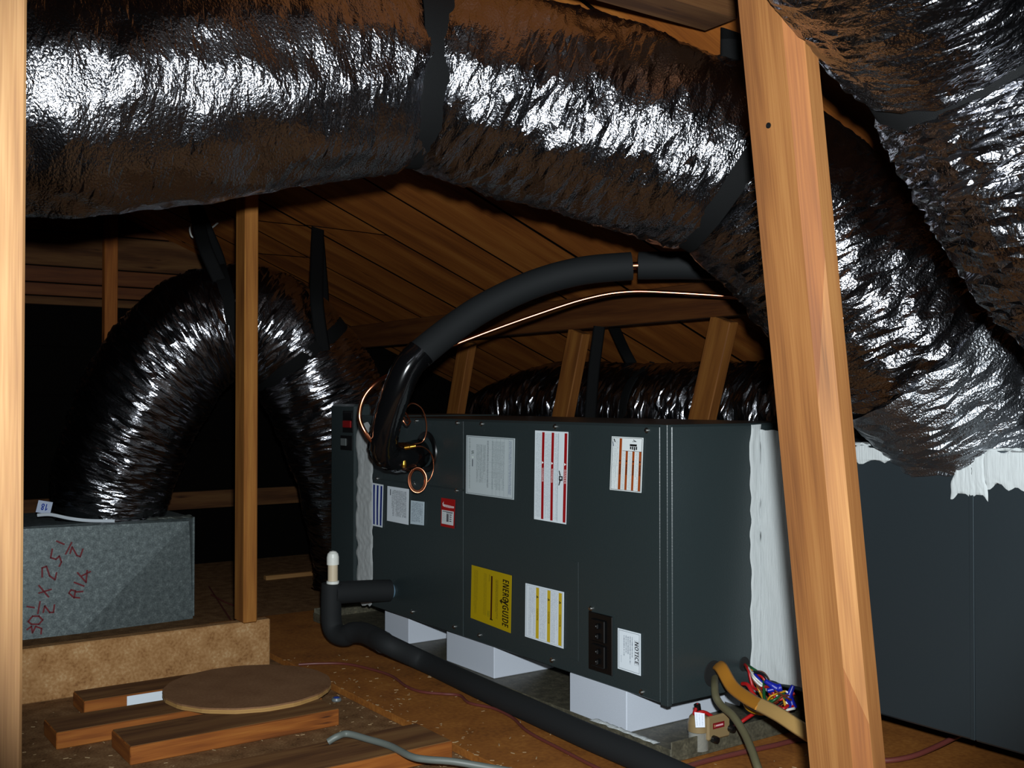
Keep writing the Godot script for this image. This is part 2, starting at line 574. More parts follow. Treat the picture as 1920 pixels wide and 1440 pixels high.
func duct_path(ctrl: Array, ds: float, back: Vector3, pinch := []) -> Duct:
	var d := Duct.new()
	var pts := []
	for q in ctrl: pts.append(q[0])
	var dense := spline(pts, 40)
	var rad := PackedFloat32Array()
	for i in dense.size():
		var k := mini(i / 40, ctrl.size() - 2)
		var f := (i - k * 40) / 40.0
		f = f * f * (3.0 - 2.0 * f)
		rad.append(lerpf(ctrl[k][1], ctrl[k + 1][1], f))
	var acc := 0.0
	var nxt := 0.0
	for i in dense.size() - 1:
		var l := dense[i].distance_to(dense[i + 1])
		while nxt <= acc + l:
			var f := (nxt - acc) / l
			d.c.append(dense[i].lerp(dense[i + 1], f))
			d.r.append(lerpf(rad[i], rad[i + 1], f))
			d.s.append(nxt)
			nxt += ds
		acc += l
	var uu := back
	for i in d.c.size():
		var tg := (d.c[mini(i + 1, d.c.size() - 1)] - d.c[maxi(i - 1, 0)]).normalized()
		uu = (uu - tg * uu.dot(tg)).normalized()
		d.u.append(uu)
		d.w.append(tg.cross(uu))
	for p in pinch:
		var i0 := d.near(p[0])
		for i in d.c.size():
			var x: float = (d.s[i] - d.s[i0]) / p[2]
			d.r[i] -= p[1] * exp(-x * x)
	return d
func foil_mesh(d: Duct, base: Vector3, sides: int, o := {}) -> ArrayMesh:
	# crumpled jacket: pleats, lumps and creases, in small facets
	var pleat: float = o.get("pleat", 0.0028)
	var fine: float = o.get("fine", 0.0010)
	var lump: float = o.get("lump", 0.008)
	var cell: float = o.get("cell", 0.003)
	var fs: float = o.get("fs", 38.0)
	var slant: float = o.get("slant", 0.02)
	var sd: float = o.get("off", 0.0)
	var rough: float = o.get("rough", 0.0007)
	var soft: float = o.get("soft", 0.35)
	var calm: Array = o.get("calm", [-1.0, -0.5, 1.0])     # up to calm[0] metres amplitudes shrink to calm[2], back to 1 at calm[1]
	var wrin: float = o.get("wrin", 0.0)
	var wild: Array = o.get("wild", [99.0, 100.0, 1.0])
	var ds := d.s[1] - d.s[0]
	var rows := d.c.size()
	var cols := sides + 1
	var r := RandomNumberGenerator.new()
	r.seed = int(sd * 10.0) + 5
	var pts := PackedVector3Array()
	var uv := PackedVector2Array()
	pts.resize(rows * cols)
	uv.resize(rows * cols)
	for i in rows:
		var s := d.s[i] + sd
		var grow := n_lump.get_noise_2d(s * 1.7, 50.0) * 0.5 + 0.75
		var amp := lerpf(calm[2], 1.0, smoothstep(calm[0], calm[1], d.s[i])) * lerpf(1.0, wild[2], smoothstep(wild[0], wild[1], d.s[i]))
		for k in cols:
			if k == sides:
				pts[i * cols + k] = pts[i * cols]
				uv[i * cols + k] = Vector2(s, d.r[i] * TAU)
				continue
			var th := TAU * (k + (0.5 if i % 2 else 0.0) + r.randf_range(-0.38, 0.38)) / sides
			var js := r.randf_range(-0.38, 0.38) * ds if i > 0 and i < rows - 1 else 0.0
			var x := cos(th)
			var y := sin(th)
			var sj := s + js
			var sw := sj + n_lump.get_noise_3d(s * 2.0, x * 1.2, y * 1.2) * slant * 2.0 + slant * x
			var rid := 1.0 - 2.0 * absf(n_pleat.get_noise_3d(sw * fs, x * 1.4, y * 1.4)) * 1.6
			var h := rid * pleat * grow
			h += n_fine.get_noise_3d(sw * fs * 2.3, x * 4.0, y * 4.0) * fine * 2.0
			h += r.randf_range(-1.0, 1.0) * rough
			h += n_cell.get_noise_3d(sj * 16.0, x * 3.2, y * 3.2) * cell
			if wrin > 0.0: h += n_fine.get_noise_3d(sj * 22.0, x * 8.0, y * 8.0) * wrin
			h = h * amp + n_lump.get_noise_3d(sj * 6.0, x * 1.6, y * 1.6) * lump
			var tg := d.u[i].cross(d.w[i])
			pts[i * cols + k] = d.c[i] - base + tg * js + (d.u[i] * x + d.w[i] * y) * (d.r[i] + h)
			uv[i * cols + k] = Vector2(sj, d.r[i] * th)
	var sm := MB.new()
	sm.grid(pts, rows, cols, uv, true)
	var b := MB.new()
	var nt := sm.ix.size()
	b.v.resize(nt); b.n.resize(nt); b.t.resize(nt); b.ix.resize(nt)
	for q in range(0, nt, 3):
		var p0 := sm.v[sm.ix[q]]
		var p1 := sm.v[sm.ix[q + 1]]
		var p2 := sm.v[sm.ix[q + 2]]
		var fn := -(p1 - p0).cross(p2 - p0).normalized() * (1.0 - soft)
		for j in 3:
			var id := sm.ix[q + j]
			b.v[q + j] = sm.v[id]
			b.n[q + j] = (fn + sm.n[id] * soft).normalized()
			b.t[q + j] = sm.t[id]
			b.ix[q + j] = q + j
	return b.mesh()
func ring_strap(d: Duct, i: int, width: float, a0: float, a1: float, base: Vector3, lift := 0.006, skew := 0.0) -> ArrayMesh:
	# webbing lying on the duct from angle a0 to a1 (turns), measured from the duct's own u axis
	var tg := (d.c[mini(i + 1, d.c.size() - 1)] - d.c[maxi(i - 1, 0)]).normalized()
	var steps := 40
	var b := MB.new()
	for sidez in [0, 1]:
		var pts := PackedVector3Array()
		var uv := PackedVector2Array()
		for k in steps + 1:
			var a := TAU * lerpf(a0, a1, k / float(steps))
			var o := d.u[i] * cos(a) + d.w[i] * sin(a)
			for j in [-0.5, -0.45, 0.0, 0.45, 0.5]:
				var lft: float = lift if absf(j) < 0.48 else lift - 0.004
				if sidez == 1: lft = lift - 0.005
				pts.append(d.c[i] - base + o * (d.r[i] + lft) + tg * (j * width + skew * sin(a)))
				uv.append(Vector2(k / float(steps) * d.r[i] * TAU * (a1 - a0), j * width))
		b.grid(pts, steps + 1, 5, uv, sidez == 1)
	return b.mesh()
func ribbon(pts: Array, width: float, thick: float, side: Vector3, base: Vector3, per := 8) -> ArrayMesh:
	var q := spline(pts, per)
	for i in q.size(): q[i] -= base
	var b := MB.new()
	b.tube(q, width / 2.0, 8, true, thick / width, side)
	return b.mesh()

# ------------------------------------------------------------------ timber
func timber(called, label, p0: Vector3, p1: Vector3, wide_dir: Vector3, wide: float, thick: float, m, bev := 0.003, group := "") -> Node3D:
	var y := (p1 - p0).normalized()
	var x := (wide_dir - y * wide_dir.dot(y)).normalized()
	var z := x.cross(y)
	var o := MeshInstance3D.new()
	o.name = numbered(called)
	var b := MB.new()
	b.box(Vector3(-wide / 2, 0, -thick / 2), Vector3(wide / 2, p0.distance_to(p1), thick / 2), bev, Transform3D(), Vector2(rng.randf() * 2, rng.randf()))
	o.mesh = b.mesh()
	o.material_override = m
	add_child(o)
	o.transform = Transform3D(Basis(x, y, z), p0)
	tag(o, label, "timber", group)
	return o
func house_box(called, label, category, lo: Vector3, hi: Vector3, m, bev := 0.003, group := "") -> MeshInstance3D:
	var o := MeshInstance3D.new()
	o.name = numbered(called)
	var base := Vector3((lo.x + hi.x) / 2, lo.y, (lo.z + hi.z) / 2)
	o.mesh = box_mesh(lo - base, hi - base, bev)
	o.material_override = m
	add_child(o)
	o.position = hn(base.x, base.y, base.z)
	o.rotation.y = TH
	tag(o, label, category, group)
	return o
func mastic_patch(x0: float, x1: float, y0: float, y1: float, sd: int, jag := 0.008, thick := 0.003, nx := 14, ny := 60) -> ArrayMesh:
	# brushed sealant on the local xy plane, ragged outline, facing +z
	var nz := noise(FastNoiseLite.TYPE_SIMPLEX, 1.0, sd, 1)
	var pts := PackedVector3Array()
	var uv := PackedVector2Array()
	for r in ny + 1:
		var y := lerpf(y0, y1, r / float(ny))
		var a := x0 + nz.get_noise_2d(y * 14.0, 3.0) * jag
		var b := x1 + nz.get_noise_2d(y * 14.0, 9.0) * jag
		for c in nx + 1:
			var f := c / float(nx)
			var x := lerpf(a, b, f)
			var edge := minf(minf(f, 1.0 - f) * nx, minf(r, ny - r))
			var yy := y
			if r == 0 or r == ny: yy += nz.get_noise_2d(x * 22.0, 20.0 + r) * jag
			var z := 0.0 if edge < 0.5 else thick * (0.7 + 0.3 * nz.get_noise_2d(x * 160.0, y * 9.0))
			pts.append(Vector3(x, yy, z))
			uv.append(Vector2(x, y))
	var m := MB.new()
	m.grid(pts, ny + 1, nx + 1, uv, true)
	return m.mesh()

# ------------------------------------------------------------------ scene
func _ready():
	rng.seed = 4
	hb = Basis(Vector3.UP, TH)
	# camera
	var cam := Camera3D.new()
	cam.name = "camera"
	cam.fov = 39.5978
	cam.near = 0.05
	cam.far = 60.0
	add_child(cam)
	cam.position = Vector3(0, CAM_Y, 0)
	cam.rotation.x = PITCH
	cam.current = true
	# no daylight reaches the attic
	var we := WorldEnvironment.new()
	we.name = "environment"
	var e := Environment.new()
	e.background_mode = Environment.BG_COLOR
	e.background_color = Color.BLACK
	e.tonemap_mode = Environment.TONE_MAPPER_LINEAR
	e.tonemap_exposure = 1.0
	e.sdfgi_enabled = true
	e.ssao_enabled = true
	e.ssil_enabled = true
	we.environment = e
	add_child(we)
	# the photographer's pop-up flash, above and to the right of the lens
	var fl := SpotLight3D.new()
	fl.name = "camera_flash"
	fl.light_size = 0.018
	fl.light_energy = 8.0
	fl.light_color = Color(0.95, 0.985, 1.0)
	fl.spot_angle = 35.0
	fl.spot_angle_attenuation = 0.4
	fl.spot_range = 25.0
	fl.spot_attenuation = 2.0
	fl.shadow_enabled = true
	add_child(fl)
	fl.position = Vector3(0.022, CAM_Y + 0.085, 0.0)
	fl.rotation.x = PITCH

	make_materials()
	n_pleat = noise(FastNoiseLite.TYPE_SIMPLEX, 1.0, 101, 1)
	n_fine = noise(FastNoiseLite.TYPE_SIMPLEX, 1.0, 202, 2)
	n_lump = noise(FastNoiseLite.TYPE_SIMPLEX_SMOOTH, 1.0, 303, 2)
	n_cell = noise(FastNoiseLite.TYPE_CELLULAR, 1.0, 404, 1)
	n_cell.cellular_return_type = FastNoiseLite.RETURN_DISTANCE
	build_shell()
	build_timbers()
	build_unit()
	build_plenums()
	build_ducts()
	build_pipes()
	build_floor_things()
	build_wiring()

func build_shell():
	var xf := Transform3D()
	# floor
	var o := struct("floor", hn(0, 0, 0), TH)
	part(o, "subfloor", box_mesh(Vector3(-3.6, -0.12, -3.95), Vector3(4.3, 0.0, 8.3), 0.0), M.floor_dust)
	# sheathing sloping down behind the air handler: felt slab with planks under it
	o = struct("ceiling", hn(0, 0, 0), TH)
	var b := MB.new()
	var zr := 2.3
	var poly := PackedVector2Array([Vector2(-4.1, roof_y(-4.1) + 0.03), Vector2(zr, roof_y(zr) + 0.03), Vector2(zr, roof_y(zr) + 0.13), Vector2(-4.1, roof_y(-4.1) + 0.13)])
	xf = Transform3D(Basis(Vector3(0, 0, 1), Vector3(0, 1, 0), Vector3(-1, 0, 0)), Vector3.ZERO)   # poly (z, y) extruded along x
	b.prism(poly, -4.3, 3.6, xf)
	part(o, "roof_felt", b.mesh(), M.felt)
	var cuts := {-2: [-0.135, -0.302], -3: [0.02, -0.135], -4: [-0.19, -0.31]}
	for k in range(-6, 16):
		var xa := -1.482 + k * 0.366
		var xb := xa + 0.366
		var pieces := [[-3.73, -3.73, zr, zr]]
		if cuts.has(k):
			var q: Array = cuts[k]
			pieces = [[-3.73, -3.73, q[0] - 0.004, q[1] - 0.004], [q[0] + 0.004, q[1] + 0.004, zr, zr]]
		var drop := rng.randf_range(0.0, 0.003)
		for p in pieces:
			var mb := MB.new()
			var g := 0.0065
			var l0 := Vector3(xa + g, 0, p[0])
			var l1 := Vector3(xb - g, 0, p[1])
			var h1 := Vector3(xb - g, 0, p[3])
			var h0 := Vector3(xa + g, 0, p[2])
			var uo := rng.randf() * 2.0
			var vo := rng.randf()
			var bot := []
			var top := []
			var uv := []
			for c in [l0, l1, h1, h0]:
				bot.append(Vector3(c.x, roof_y(c.z) - drop, c.z))
				var tz: float = c.z - (0.35 if (c == h0 or c == h1) and p[3] < 1.0 else 0.0)      # undercut edges
				top.append(Vector3(c.x - (0.12 if c.x > (xa + xb) / 2 else 0.0), roof_y(tz) + 0.029, tz))
				uv.append(Vector2(uo + c.z, vo + c.x - xa))
			var nd := Vector3(0, -1, ROOF_A).normalized()
			mb.quad(bot[0], bot[1], bot[2], bot[3], nd, uv[0], uv[1], uv[2], uv[3])
			mb.quad(top[0], top[1], top[2], top[3], -nd, uv[0], uv[1], uv[2], uv[3])
			for s in 4:
				var a: Vector3 = bot[s]
				var d: Vector3 = bot[(s + 1) % 4]
				var out: Vector3 = ((a + d) * 0.5 - (bot[0] + bot[2]) * 0.5)
				mb.quad(a, d, top[(s + 1) % 4], top[s], (d - a).cross(nd).normalized() * signf((d - a).cross(nd).dot(out)), uv[s], uv[(s + 1) % 4], uv[(s + 1) % 4] + Vector2(0, 0.03), uv[s] + Vector2(0, 0.03))
			part(o, "plank", mb.mesh(), M.deck_wood)
	# the other slope, behind the camera
	o = struct("ceiling", hn(0, 0, 0), TH)
	b = MB.new()
	var yr := roof_y(zr)
	poly = PackedVector2Array([Vector2(zr, yr), Vector2(8.4, yr - ROOF_A * (8.4 - zr)), Vector2(8.4, yr - ROOF_A * (8.4 - zr) + 0.12), Vector2(zr, yr + 0.12)])
	b.prism(poly, -4.3, 3.6, xf)
	part(o, "roof_deck", b.mesh(), M.side_wall)
	# gable at the far end, boarded
	o = struct("wall_left", hn(-3.4, 0, 0), TH)
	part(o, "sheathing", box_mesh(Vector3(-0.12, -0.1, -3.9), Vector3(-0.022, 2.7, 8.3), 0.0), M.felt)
	var ys := [0.0, 0.27, 0.36, 0.6, 0.82, 1.04, 1.228, 1.27, 1.33, 1.406, 1.564, 1.74, 1.93, 2.12, 2.3, 2.5]
	for k in ys.size() - 1:
		var zc: float = maxf(-3.7, (ys[k] - 1.2) / ROOF_A - 0.9)
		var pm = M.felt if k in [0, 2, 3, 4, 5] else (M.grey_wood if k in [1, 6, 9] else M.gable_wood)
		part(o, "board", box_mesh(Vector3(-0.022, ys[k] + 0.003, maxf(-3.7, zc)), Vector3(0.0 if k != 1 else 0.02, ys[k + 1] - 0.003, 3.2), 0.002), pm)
	o = struct("wall_right", hn(4.2, 0, 0), TH)
	part(o, "sheathing", box_mesh(Vector3(0.0, -0.1, -3.9), Vector3(0.1, 2.7, 8.3), 0.0), M.side_wall)

func build_timbers():
	var up := Vector3.UP
	# near posts
	var d1 := 1.36
	var a := P(1460 - 8, 0, d1)
	var c := P(1588, 1440, d1)
	var dir := (a - c) / (a.y - c.y)
	var lo := c + dir * (0.0 - c.y)
	var hi := c + dir * (1.75 - c.y)
	var rp := thing("slanting_post", "leaning tan timber post with a pale bare strip before the grey plenum", "timber", lo)
	var y := (hi - lo).normalized()
	var x := (hb.x - y * hb.x.dot(y)).normalized()
	var zz := x.cross(y)
	rp.transform = Transform3D(Basis(x, y, zz), lo)
	var len := lo.distance_to(hi)
	var poly := PackedVector2Array([Vector2(-0.0445, -0.019), Vector2(0.0445, -0.019), Vector2(0.0445, 0.005), Vector2(0.024, 0.0187), Vector2(-0.0435, 0.019), Vector2(-0.0445, 0.018)])
	var mb := MB.new()
	var xf := Transform3D(Basis(Vector3(1, 0, 0), Vector3(0, 0, 1), Vector3(0, 1, 0)), Vector3.ZERO)
	# wide face looks to the front (z), narrow face to the near end (x)
	for k in poly.size():
		if k == 2: continue
		var p := poly[k]
		var q := poly[(k + 1) % poly.size()]
		var nn := Vector3(q.y - p.y, 0, p.x - q.x)
		if nn.dot(Vector3(p.x + q.x, 0, p.y + q.y)) < 0: nn = -nn
		mb.quad(Vector3(p.x, 0, p.y), Vector3(q.x, 0, q.y), Vector3(q.x, len, q.y), Vector3(p.x, len, p.y), nn.normalized(), Vector2(0.2, k * 0.03 + 0.13), Vector2(0.2, k * 0.03 + 0.13 + p.distance_to(q)), Vector2(0.2 + len, k * 0.03 + 0.13 + p.distance_to(q)), Vector2(0.2 + len, k * 0.03 + 0.13))
	part(rp, "shaft", mb.mesh(), M.post_wood)
	# the waned edge: reddish above and below, bare pale wood between
	var wa := poly[2]
	var wb := poly[3]
	var wn := Vector3(wa.y - wb.y, 0, wb.x - wa.x)
	if wn.dot(Vector3(1, 0, 1)) < 0: wn = -wn
	for k in [[0.0, 0.0, 0.40, 0.47, "reddish_wood", "waned_edge"], [0.40, 0.47, 0.98, 0.80, "bare_wood", "bare_strip"], [0.98, 0.80, len, len, "reddish_wood", "waned_edge"]]:
		mb = MB.new()
		mb.quad(Vector3(wa.x, k[0], wa.y), Vector3(wb.x, k[1], wb.y), Vector3(wb.x, k[3], wb.y), Vector3(wa.x, k[2], wa.y), wn.normalized(), Vector2(k[0], 0.05), Vector2(k[1], 0.075), Vector2(k[3], 0.075), Vector2(k[2], 0.05))
		part(rp, k[5], mb.mesh(), M[k[4]])
	mb = MB.new()
	mb.lathe(PackedVector2Array([Vector2(0.0038, 0), Vector2(0.0038, 0.0012), Vector2(0, 0.0016)]), 12, Transform3D(Basis(Vector3.RIGHT, PI / 2), Vector3(-0.012, (P(1440, 226, d1).y - lo.y), 0.0192)))
	part(rp, "nail_head", mb.mesh(), M.black_plastic)
	var l0 := P(-48, 720, 1.1)
	timber("upright_post", "pale near post standing alone at the very edge of the attic view", Vector3(l0.x, 0, l0.z), Vector3(l0.x, 2.0, l0.z), hb.z, 0.089, 0.038, M.near_post_wood)
	# post on the joist board
	var pb := hn(-1.315, 0.146, 0.458)
	timber("upright_post", "slim upright post standing on the floor board before the arched duct", pb, Vector3(pb.x, roof_y(0.458) - 0.024, pb.z), hb.x, 0.075, 0.042, M.mid_post_wood)
	# stud at the gable
	var s0 := on_hx(208, 500, -3.36)
	timber("wall_stud", "reddish stud against the far boarded gable behind the arched duct", hn(-3.375, 0.0, s0.z), hn(-3.375, roof_y(s0.z) - 0.01, s0.z), hb.z, 0.06, 0.045, M.deck_wood)
	# purlin and its slanting struts
	timber("purlin", "horizontal purlin beam resting on three slanting struts behind the air handler", hn(-3.35, 1.063, -0.85), hn(0.6, 1.063, -0.85), up, 0.115, 0.045, M.beam_wood).translate_object_local(Vector3(0.0575, 0, 0))
	for k in [[-2.13, "strut under the purlin at the copper pipe, next to the suction hose"], [-1.365, "knotty strut under the purlin beside the black hanging strap"], [-0.635, "strut under the purlin closest to the leaning post"]]:
		timber("strut", "slanting " + k[1], hn(k[0] - 0.33, 0.001, -0.85), hn(k[0], 1.056, -0.85), hb.x, 0.089, 0.04, M.strut_wood)
	# tie above the big duct
	var t0 := P(1290, 6, 1.97)
	var th := to_h(t0)
	timber("collar_tie", "pale collar tie board under the roof planks above the big duct", hn(th.x - 0.045, th.y + 0.019, 1.9), hn(th.x - 0.045, th.y + 0.019, (th.y + 0.06 - 1.2) / ROOF_A - 0.85), hb.x, 0.089, 0.038, M.grey_wood)
	# board on the floor, on edge
	var bd := house_box("joist_board", "stained pale plank set on edge across the floor, slim post standing on it", "timber", Vector3(-1.345, 0.0, 0.385), Vector3(-1.305, 0.145, 2.2), M.stained_plank, 0.003)
	house_box("wood_block", "small wood block between the galvanized box and the plank on edge", "block", Vector3(-1.52, 0.0, 0.93), Vector3(-1.42, 0.10, 1.0), M.pale_wood, 0.003)

func build_unit():
	var y0 := 0.124
	var u := thing("air_handler", "dark grey-green air handler cabinet lying on pale foam blocks, covered in warning stickers", "air handler", hn(0, y0, 0), TH)
	var base := Vector3(0, y0, 0)
	u.set_meta("base", base)
	var H := 0.621
	part(u, "casing", box_mesh(Vector3(-1.388, 0, -0.52), Vector3(-0.002, H, -0.003), 0.006), M.unit_paint)
	var ym := 0.543 - y0
	part(u, "access_panel", box_mesh(Vector3(-1.385, ym + 0.0015, -0.0025), Vector3(-0.8365, H - 0.005, 0.0), 0.0015), M.unit_paint)
	part(u, "access_panel", box_mesh(Vector3(-1.385, 0.004, -0.0025), Vector3(-0.8365, ym - 0.0015, 0.0), 0.0015), M.unit_paint)
	part(u, "access_panel", box_mesh(Vector3(-0.8325, 0.004, -0.0025), Vector3(-0.024, H - 0.005, 0.0), 0.0015), M.unit_paint)
	part(u, "corner_trim", box_mesh(Vector3(-0.0215, 0.0, -0.012), Vector3(0.001, H, 0.001), 0.0008), M.unit_paint)
	part(u, "end_panel", box_mesh(Vector3(-0.003, 0.003, -0.515), Vector3(0.0005, H - 0.004, -0.014), 0.0015), M.unit_paint)
	part(u, "knockout", box_mesh(Vector3(-0.354, 0.162 - y0, 0.0), Vector3(-0.313, 0.404 - y0, 0.0008), 0.0006), M.unit_paint)
	# screws
	var sm := MB.new()
	sm.lathe(PackedVector2Array([Vector2(0.0068, 0), Vector2(0.0066, 0.0015), Vector2(0.0045, 0.0018), Vector2(0.0044, 0.0046), Vector2(0.003, 0.0056), Vector2(0, 0.0058)]), 12, Transform3D(Basis(Vector3.RIGHT, PI / 2), Vector3.ZERO))
	var screw := sm.mesh()
	for q in [[780, 789], [857, 793], [903, 795], [1041, 800], [1213, 807], [856, 920], [777, 907], [707, 897], [773, 1147], [852, 1175], [899, 1191], [1035, 1238], [1203, 1298], [1108, 1141]]:
		var s := part(u, "screw", screw, M.chrome)
		s.position = on_front(q[0], q[1]) - base
	# stickers
	var ink := Color(0.30, 0.32, 0.36)
	var paper := Color(0.88, 0.91, 0.94)
	var p := Print.new(220, 80, paper)
	for k in 3: p.rect(8, 6 + k * 26, 204, 12, Color(0.06, 0.14, 0.46))
	sticker(u, "warning_label", fronts([[699, 905], [720, 909], [718, 989], [699, 985]]), label_mat("label_blue_bars", p), true, 0.003, "white sticker with three blue bars")
	p = Print.new(230, 130, paper)
	p.small(20, 14, 170, 90, ink, 6, 3); p.rect(18, 108, 40, 5, ink)
	sticker(u, "instruction_label", fronts([[728, 911], [768, 917], [767, 984], [727, 976]]), label_mat("label_sheet", p), true, 0.003, "white sheet of small print")
	p = Print.new(150, 84, Color(0.78, 0.84, 0.88))
	p.small(10, 10, 125, 66, Color(0.50, 0.55, 0.60), 7, 5)
	sticker(u, "small_label", fronts([[772, 938], [797, 941], [796, 985], [771, 982]]), label_mat("label_small", p), true, 0.003, "small white sticker")
	p = Print.new(100, 210, Color(0.60, 0.07, 0.06))
	p.poly(PackedVector2Array([Vector2(10, 40), Vector2(20, 24), Vector2(18, 44), Vector2(30, 46), Vector2(94, 50), Vector2(94, 64), Vector2(60, 66), Vector2(24, 64), Vector2(12, 58)]), Color(0.84, 0.78, 0.78))
	p.small(30, 50, 60, 14, Color(0.66, 0.30, 0.30), 5, 4)
	p.rect(6, 88, 88, 102, Color(0.80, 0.82, 0.83))
	p.rect(12, 95, 76, 5, ink); p.rect(40, 102, 44, 4, ink)
	p.rect(42, 112, 16, 58, Color(0.35, 0.34, 0.36))
	for k in 4:
		p.rect(63, 114 + k * 15, 16, 6, Color(0.16, 0.18, 0.24)); p.small(12, 114 + k * 15, 24, 8, ink, 4, k)
	sticker(u, "brand_label", fronts([[829, 933], [855, 937], [853, 991], [828, 986]]), label_mat("label_red_white", p), false, 0.003, "small red and white label")
	p = Print.new(420, 330, Color(0.74, 0.78, 0.79))
	p.frame(6, 6, 408, 318, 3, Color(0.42, 0.46, 0.48))
	for k in 5: p.rect(10, 40 + k * 26, 396, 1, Color(0.50, 0.55, 0.57))
	for x in [90, 180, 250, 330]: p.rect(x, 60, 1, 110, Color(0.50, 0.55, 0.57))
	p.small(20, 20, 370, 16, Color(0.38, 0.42, 0.55), 6, 8)
	p.small(30, 68, 340, 80, Color(0.56, 0.60, 0.62), 7, 9)
	p.small(30, 172, 330, 10, ink, 6, 10)
	p.small(60, 192, 270, 20, Color(0.36, 0.40, 0.42), 5, 11)
	p.small(60, 216, 270, 18, Color(0.36, 0.40, 0.42), 5, 12)
	p.small(60, 238, 270, 18, Color(0.36, 0.40, 0.42), 5, 13)
	p.text("UL", 108, 290, 16, Color(0.20, 0.28, 0.26), 26.0); p.rect(150, 276, 8, 12, Color(0.88, 0.93, 0.90)); p.rect(170, 280, 50, 6, ink)
	p.small(20, 300, 360, 12, Color(0.46, 0.52, 0.50), 6, 14)
	sticker(u, "rating_plate", fronts([[876, 816], [967, 822], [965, 937], [875, 925]]), label_mat("label_rating", p), true, 0.003, "large sheet of specifications")
	p = Print.new(520, 200, Color(0.88, 0.91, 0.93))
	var red := Color(0.60, 0.055, 0.075)
	for k in [[4, 16], [82, 15], [140, 15]]: p.rect(8, k[0], 504, k[1], red)
	for k in 3:
		var yb: int = [18, 95, 153][k]
		p.poly(PackedVector2Array([Vector2(176, yb), Vector2(184, yb - 11), Vector2(192, yb)]), Color.WHITE)
		p.text(["DANGER", "WARNING", "WARNING"][k], 214, yb - 1, 10, Color(0.92, 0.80, 0.80), 80.0)
	p.small(14, 56, 490, 24, Color(0.62, 0.66, 0.70), 5, 21)
	p.small(14, 100, 490, 36, Color(0.62, 0.66, 0.70), 5, 22)
	p.small(14, 160, 490, 32, Color(0.62, 0.66, 0.70), 5, 23)
	p.rect(8, 54, 504, 1, ink)
	var blk := Color(0.05, 0.05, 0.06)
	p.rect(252, 26, 26, 22, blk); p.rect(258, 32, 12, 10, Color(0.80, 0.83, 0.86))
	p.poly(PackedVector2Array([Vector2(250, 44), Vector2(222, 50), Vector2(222, 45), Vector2(250, 37)]), blk)
	p.poly(PackedVector2Array([Vector2(278, 44), Vector2(306, 50), Vector2(306, 45), Vector2(278, 37)]), blk)
	sticker(u, "danger_label", fronts([[1005, 807], [1067, 810], [1063, 983], [1003, 973]]), label_mat("label_red_bars", p), true, 0.003, "tall white sticker with red bars")
	p = Print.new(330, 200, Color(0.88, 0.90, 0.90))
	p.frame(5, 5, 320, 190, 2, blk)
	var org := Color(0.60, 0.27, 0.09)
	p.rect(10, 132, 312, 16, org)
	for k in [[8, 14], [50, 14], [92, 14]]: p.rect(86, k[0], 236, k[1], org)
	p.rect(84, 6, 2, 122, blk)
	for k in 4:
		var yb: int = [19, 61, 103, 145][k]
		p.poly(PackedVector2Array([Vector2(140, yb), Vector2(147, yb - 10), Vector2(154, yb)]), blk)
		p.text("WARNING", 166, yb - 1, 9, Color(0.12, 0.05, 0.03), 64.0)
	for k in [[26, 20], [68, 20], [110, 18]]: p.small(92, k[0], 226, k[1], Color(0.55, 0.60, 0.62), 5, 30 + k[0])
	p.small(12, 154, 306, 38, Color(0.58, 0.62, 0.64), 5, 36)
	for k in 4: p.rect(56 + (k % 2), 36 + k * 12, 22 - absi(k - 1) * 3, 8, blk)
	p.rect(42, 38, 12, 44, blk)
	p.poly(PackedVector2Array([Vector2(14, 60), Vector2(26, 40), Vector2(28, 42), Vector2(18, 62)]), blk)
	p.poly(PackedVector2Array([Vector2(26, 40), Vector2(28, 66), Vector2(25, 66), Vector2(24, 44)]), blk)
	p.poly(PackedVector2Array([Vector2(14, 182), Vector2(34, 174), Vector2(36, 178), Vector2(16, 188)]), blk)
	p.poly(PackedVector2Array([Vector2(30, 190), Vector2(58, 184), Vector2(62, 187), Vector2(34, 193)]), Color(0.35, 0.36, 0.45))
	sticker(u, "warning_label", fronts([[1149, 818], [1208, 821], [1204, 924], [1145, 918]]), label_mat("label_orange_bars", p), true, 0.003, "sticker with orange bars and a hand symbol")
	p = Print.new(430, 300, Color(0.66, 0.56, 0.03))
	var dk := Color(0.10, 0.08, 0.02)
	p.text("ENERG", 44, 62, 44, dk, 158.0, 0.1)
	p.poly(PackedVector2Array([Vector2(196, 22), Vector2(210, 22), Vector2(217, 40), Vector2(226, 22), Vector2(238, 22), Vector2(222, 54), Vector2(220, 66), Vector2(236, 66), Vector2(214, 84), Vector2(194, 66), Vector2(210, 66), Vector2(212, 54)]), dk)
	p.text("GUIDE", 236, 62, 44, dk, 158.0, 0.1)
	p.small(60, 96, 300, 20, Color(0.38, 0.32, 0.06), 7, 41)
	p.rect(44, 138, 336, 11, Color(0.20, 0.05, 0.03)); p.rect(376, 132, 10, 20, dk)
	p.small(36, 156, 60, 12, Color(0.42, 0.36, 0.05), 6, 42); p.small(320, 156, 50, 16, Color(0.30, 0.36, 0.10), 6, 43)
	p.small(36, 182, 330, 20, Color(0.48, 0.41, 0.05), 6, 44)
	p.small(30, 250, 350, 26, Color(0.48, 0.41, 0.05), 6, 45)
	sticker(u, "energy_label", fronts([[886, 1059], [961, 1079], [959, 1187], [884, 1158]]), label_mat("label_yellow", p), true, 0.003, "yellow energy label")
	p = Print.new(360, 250, Color(0.88, 0.91, 0.94))
	var yel := Color(0.78, 0.66, 0.14)
	p.frame(8, 8, 344, 234, 2, Color(0.60, 0.66, 0.72))
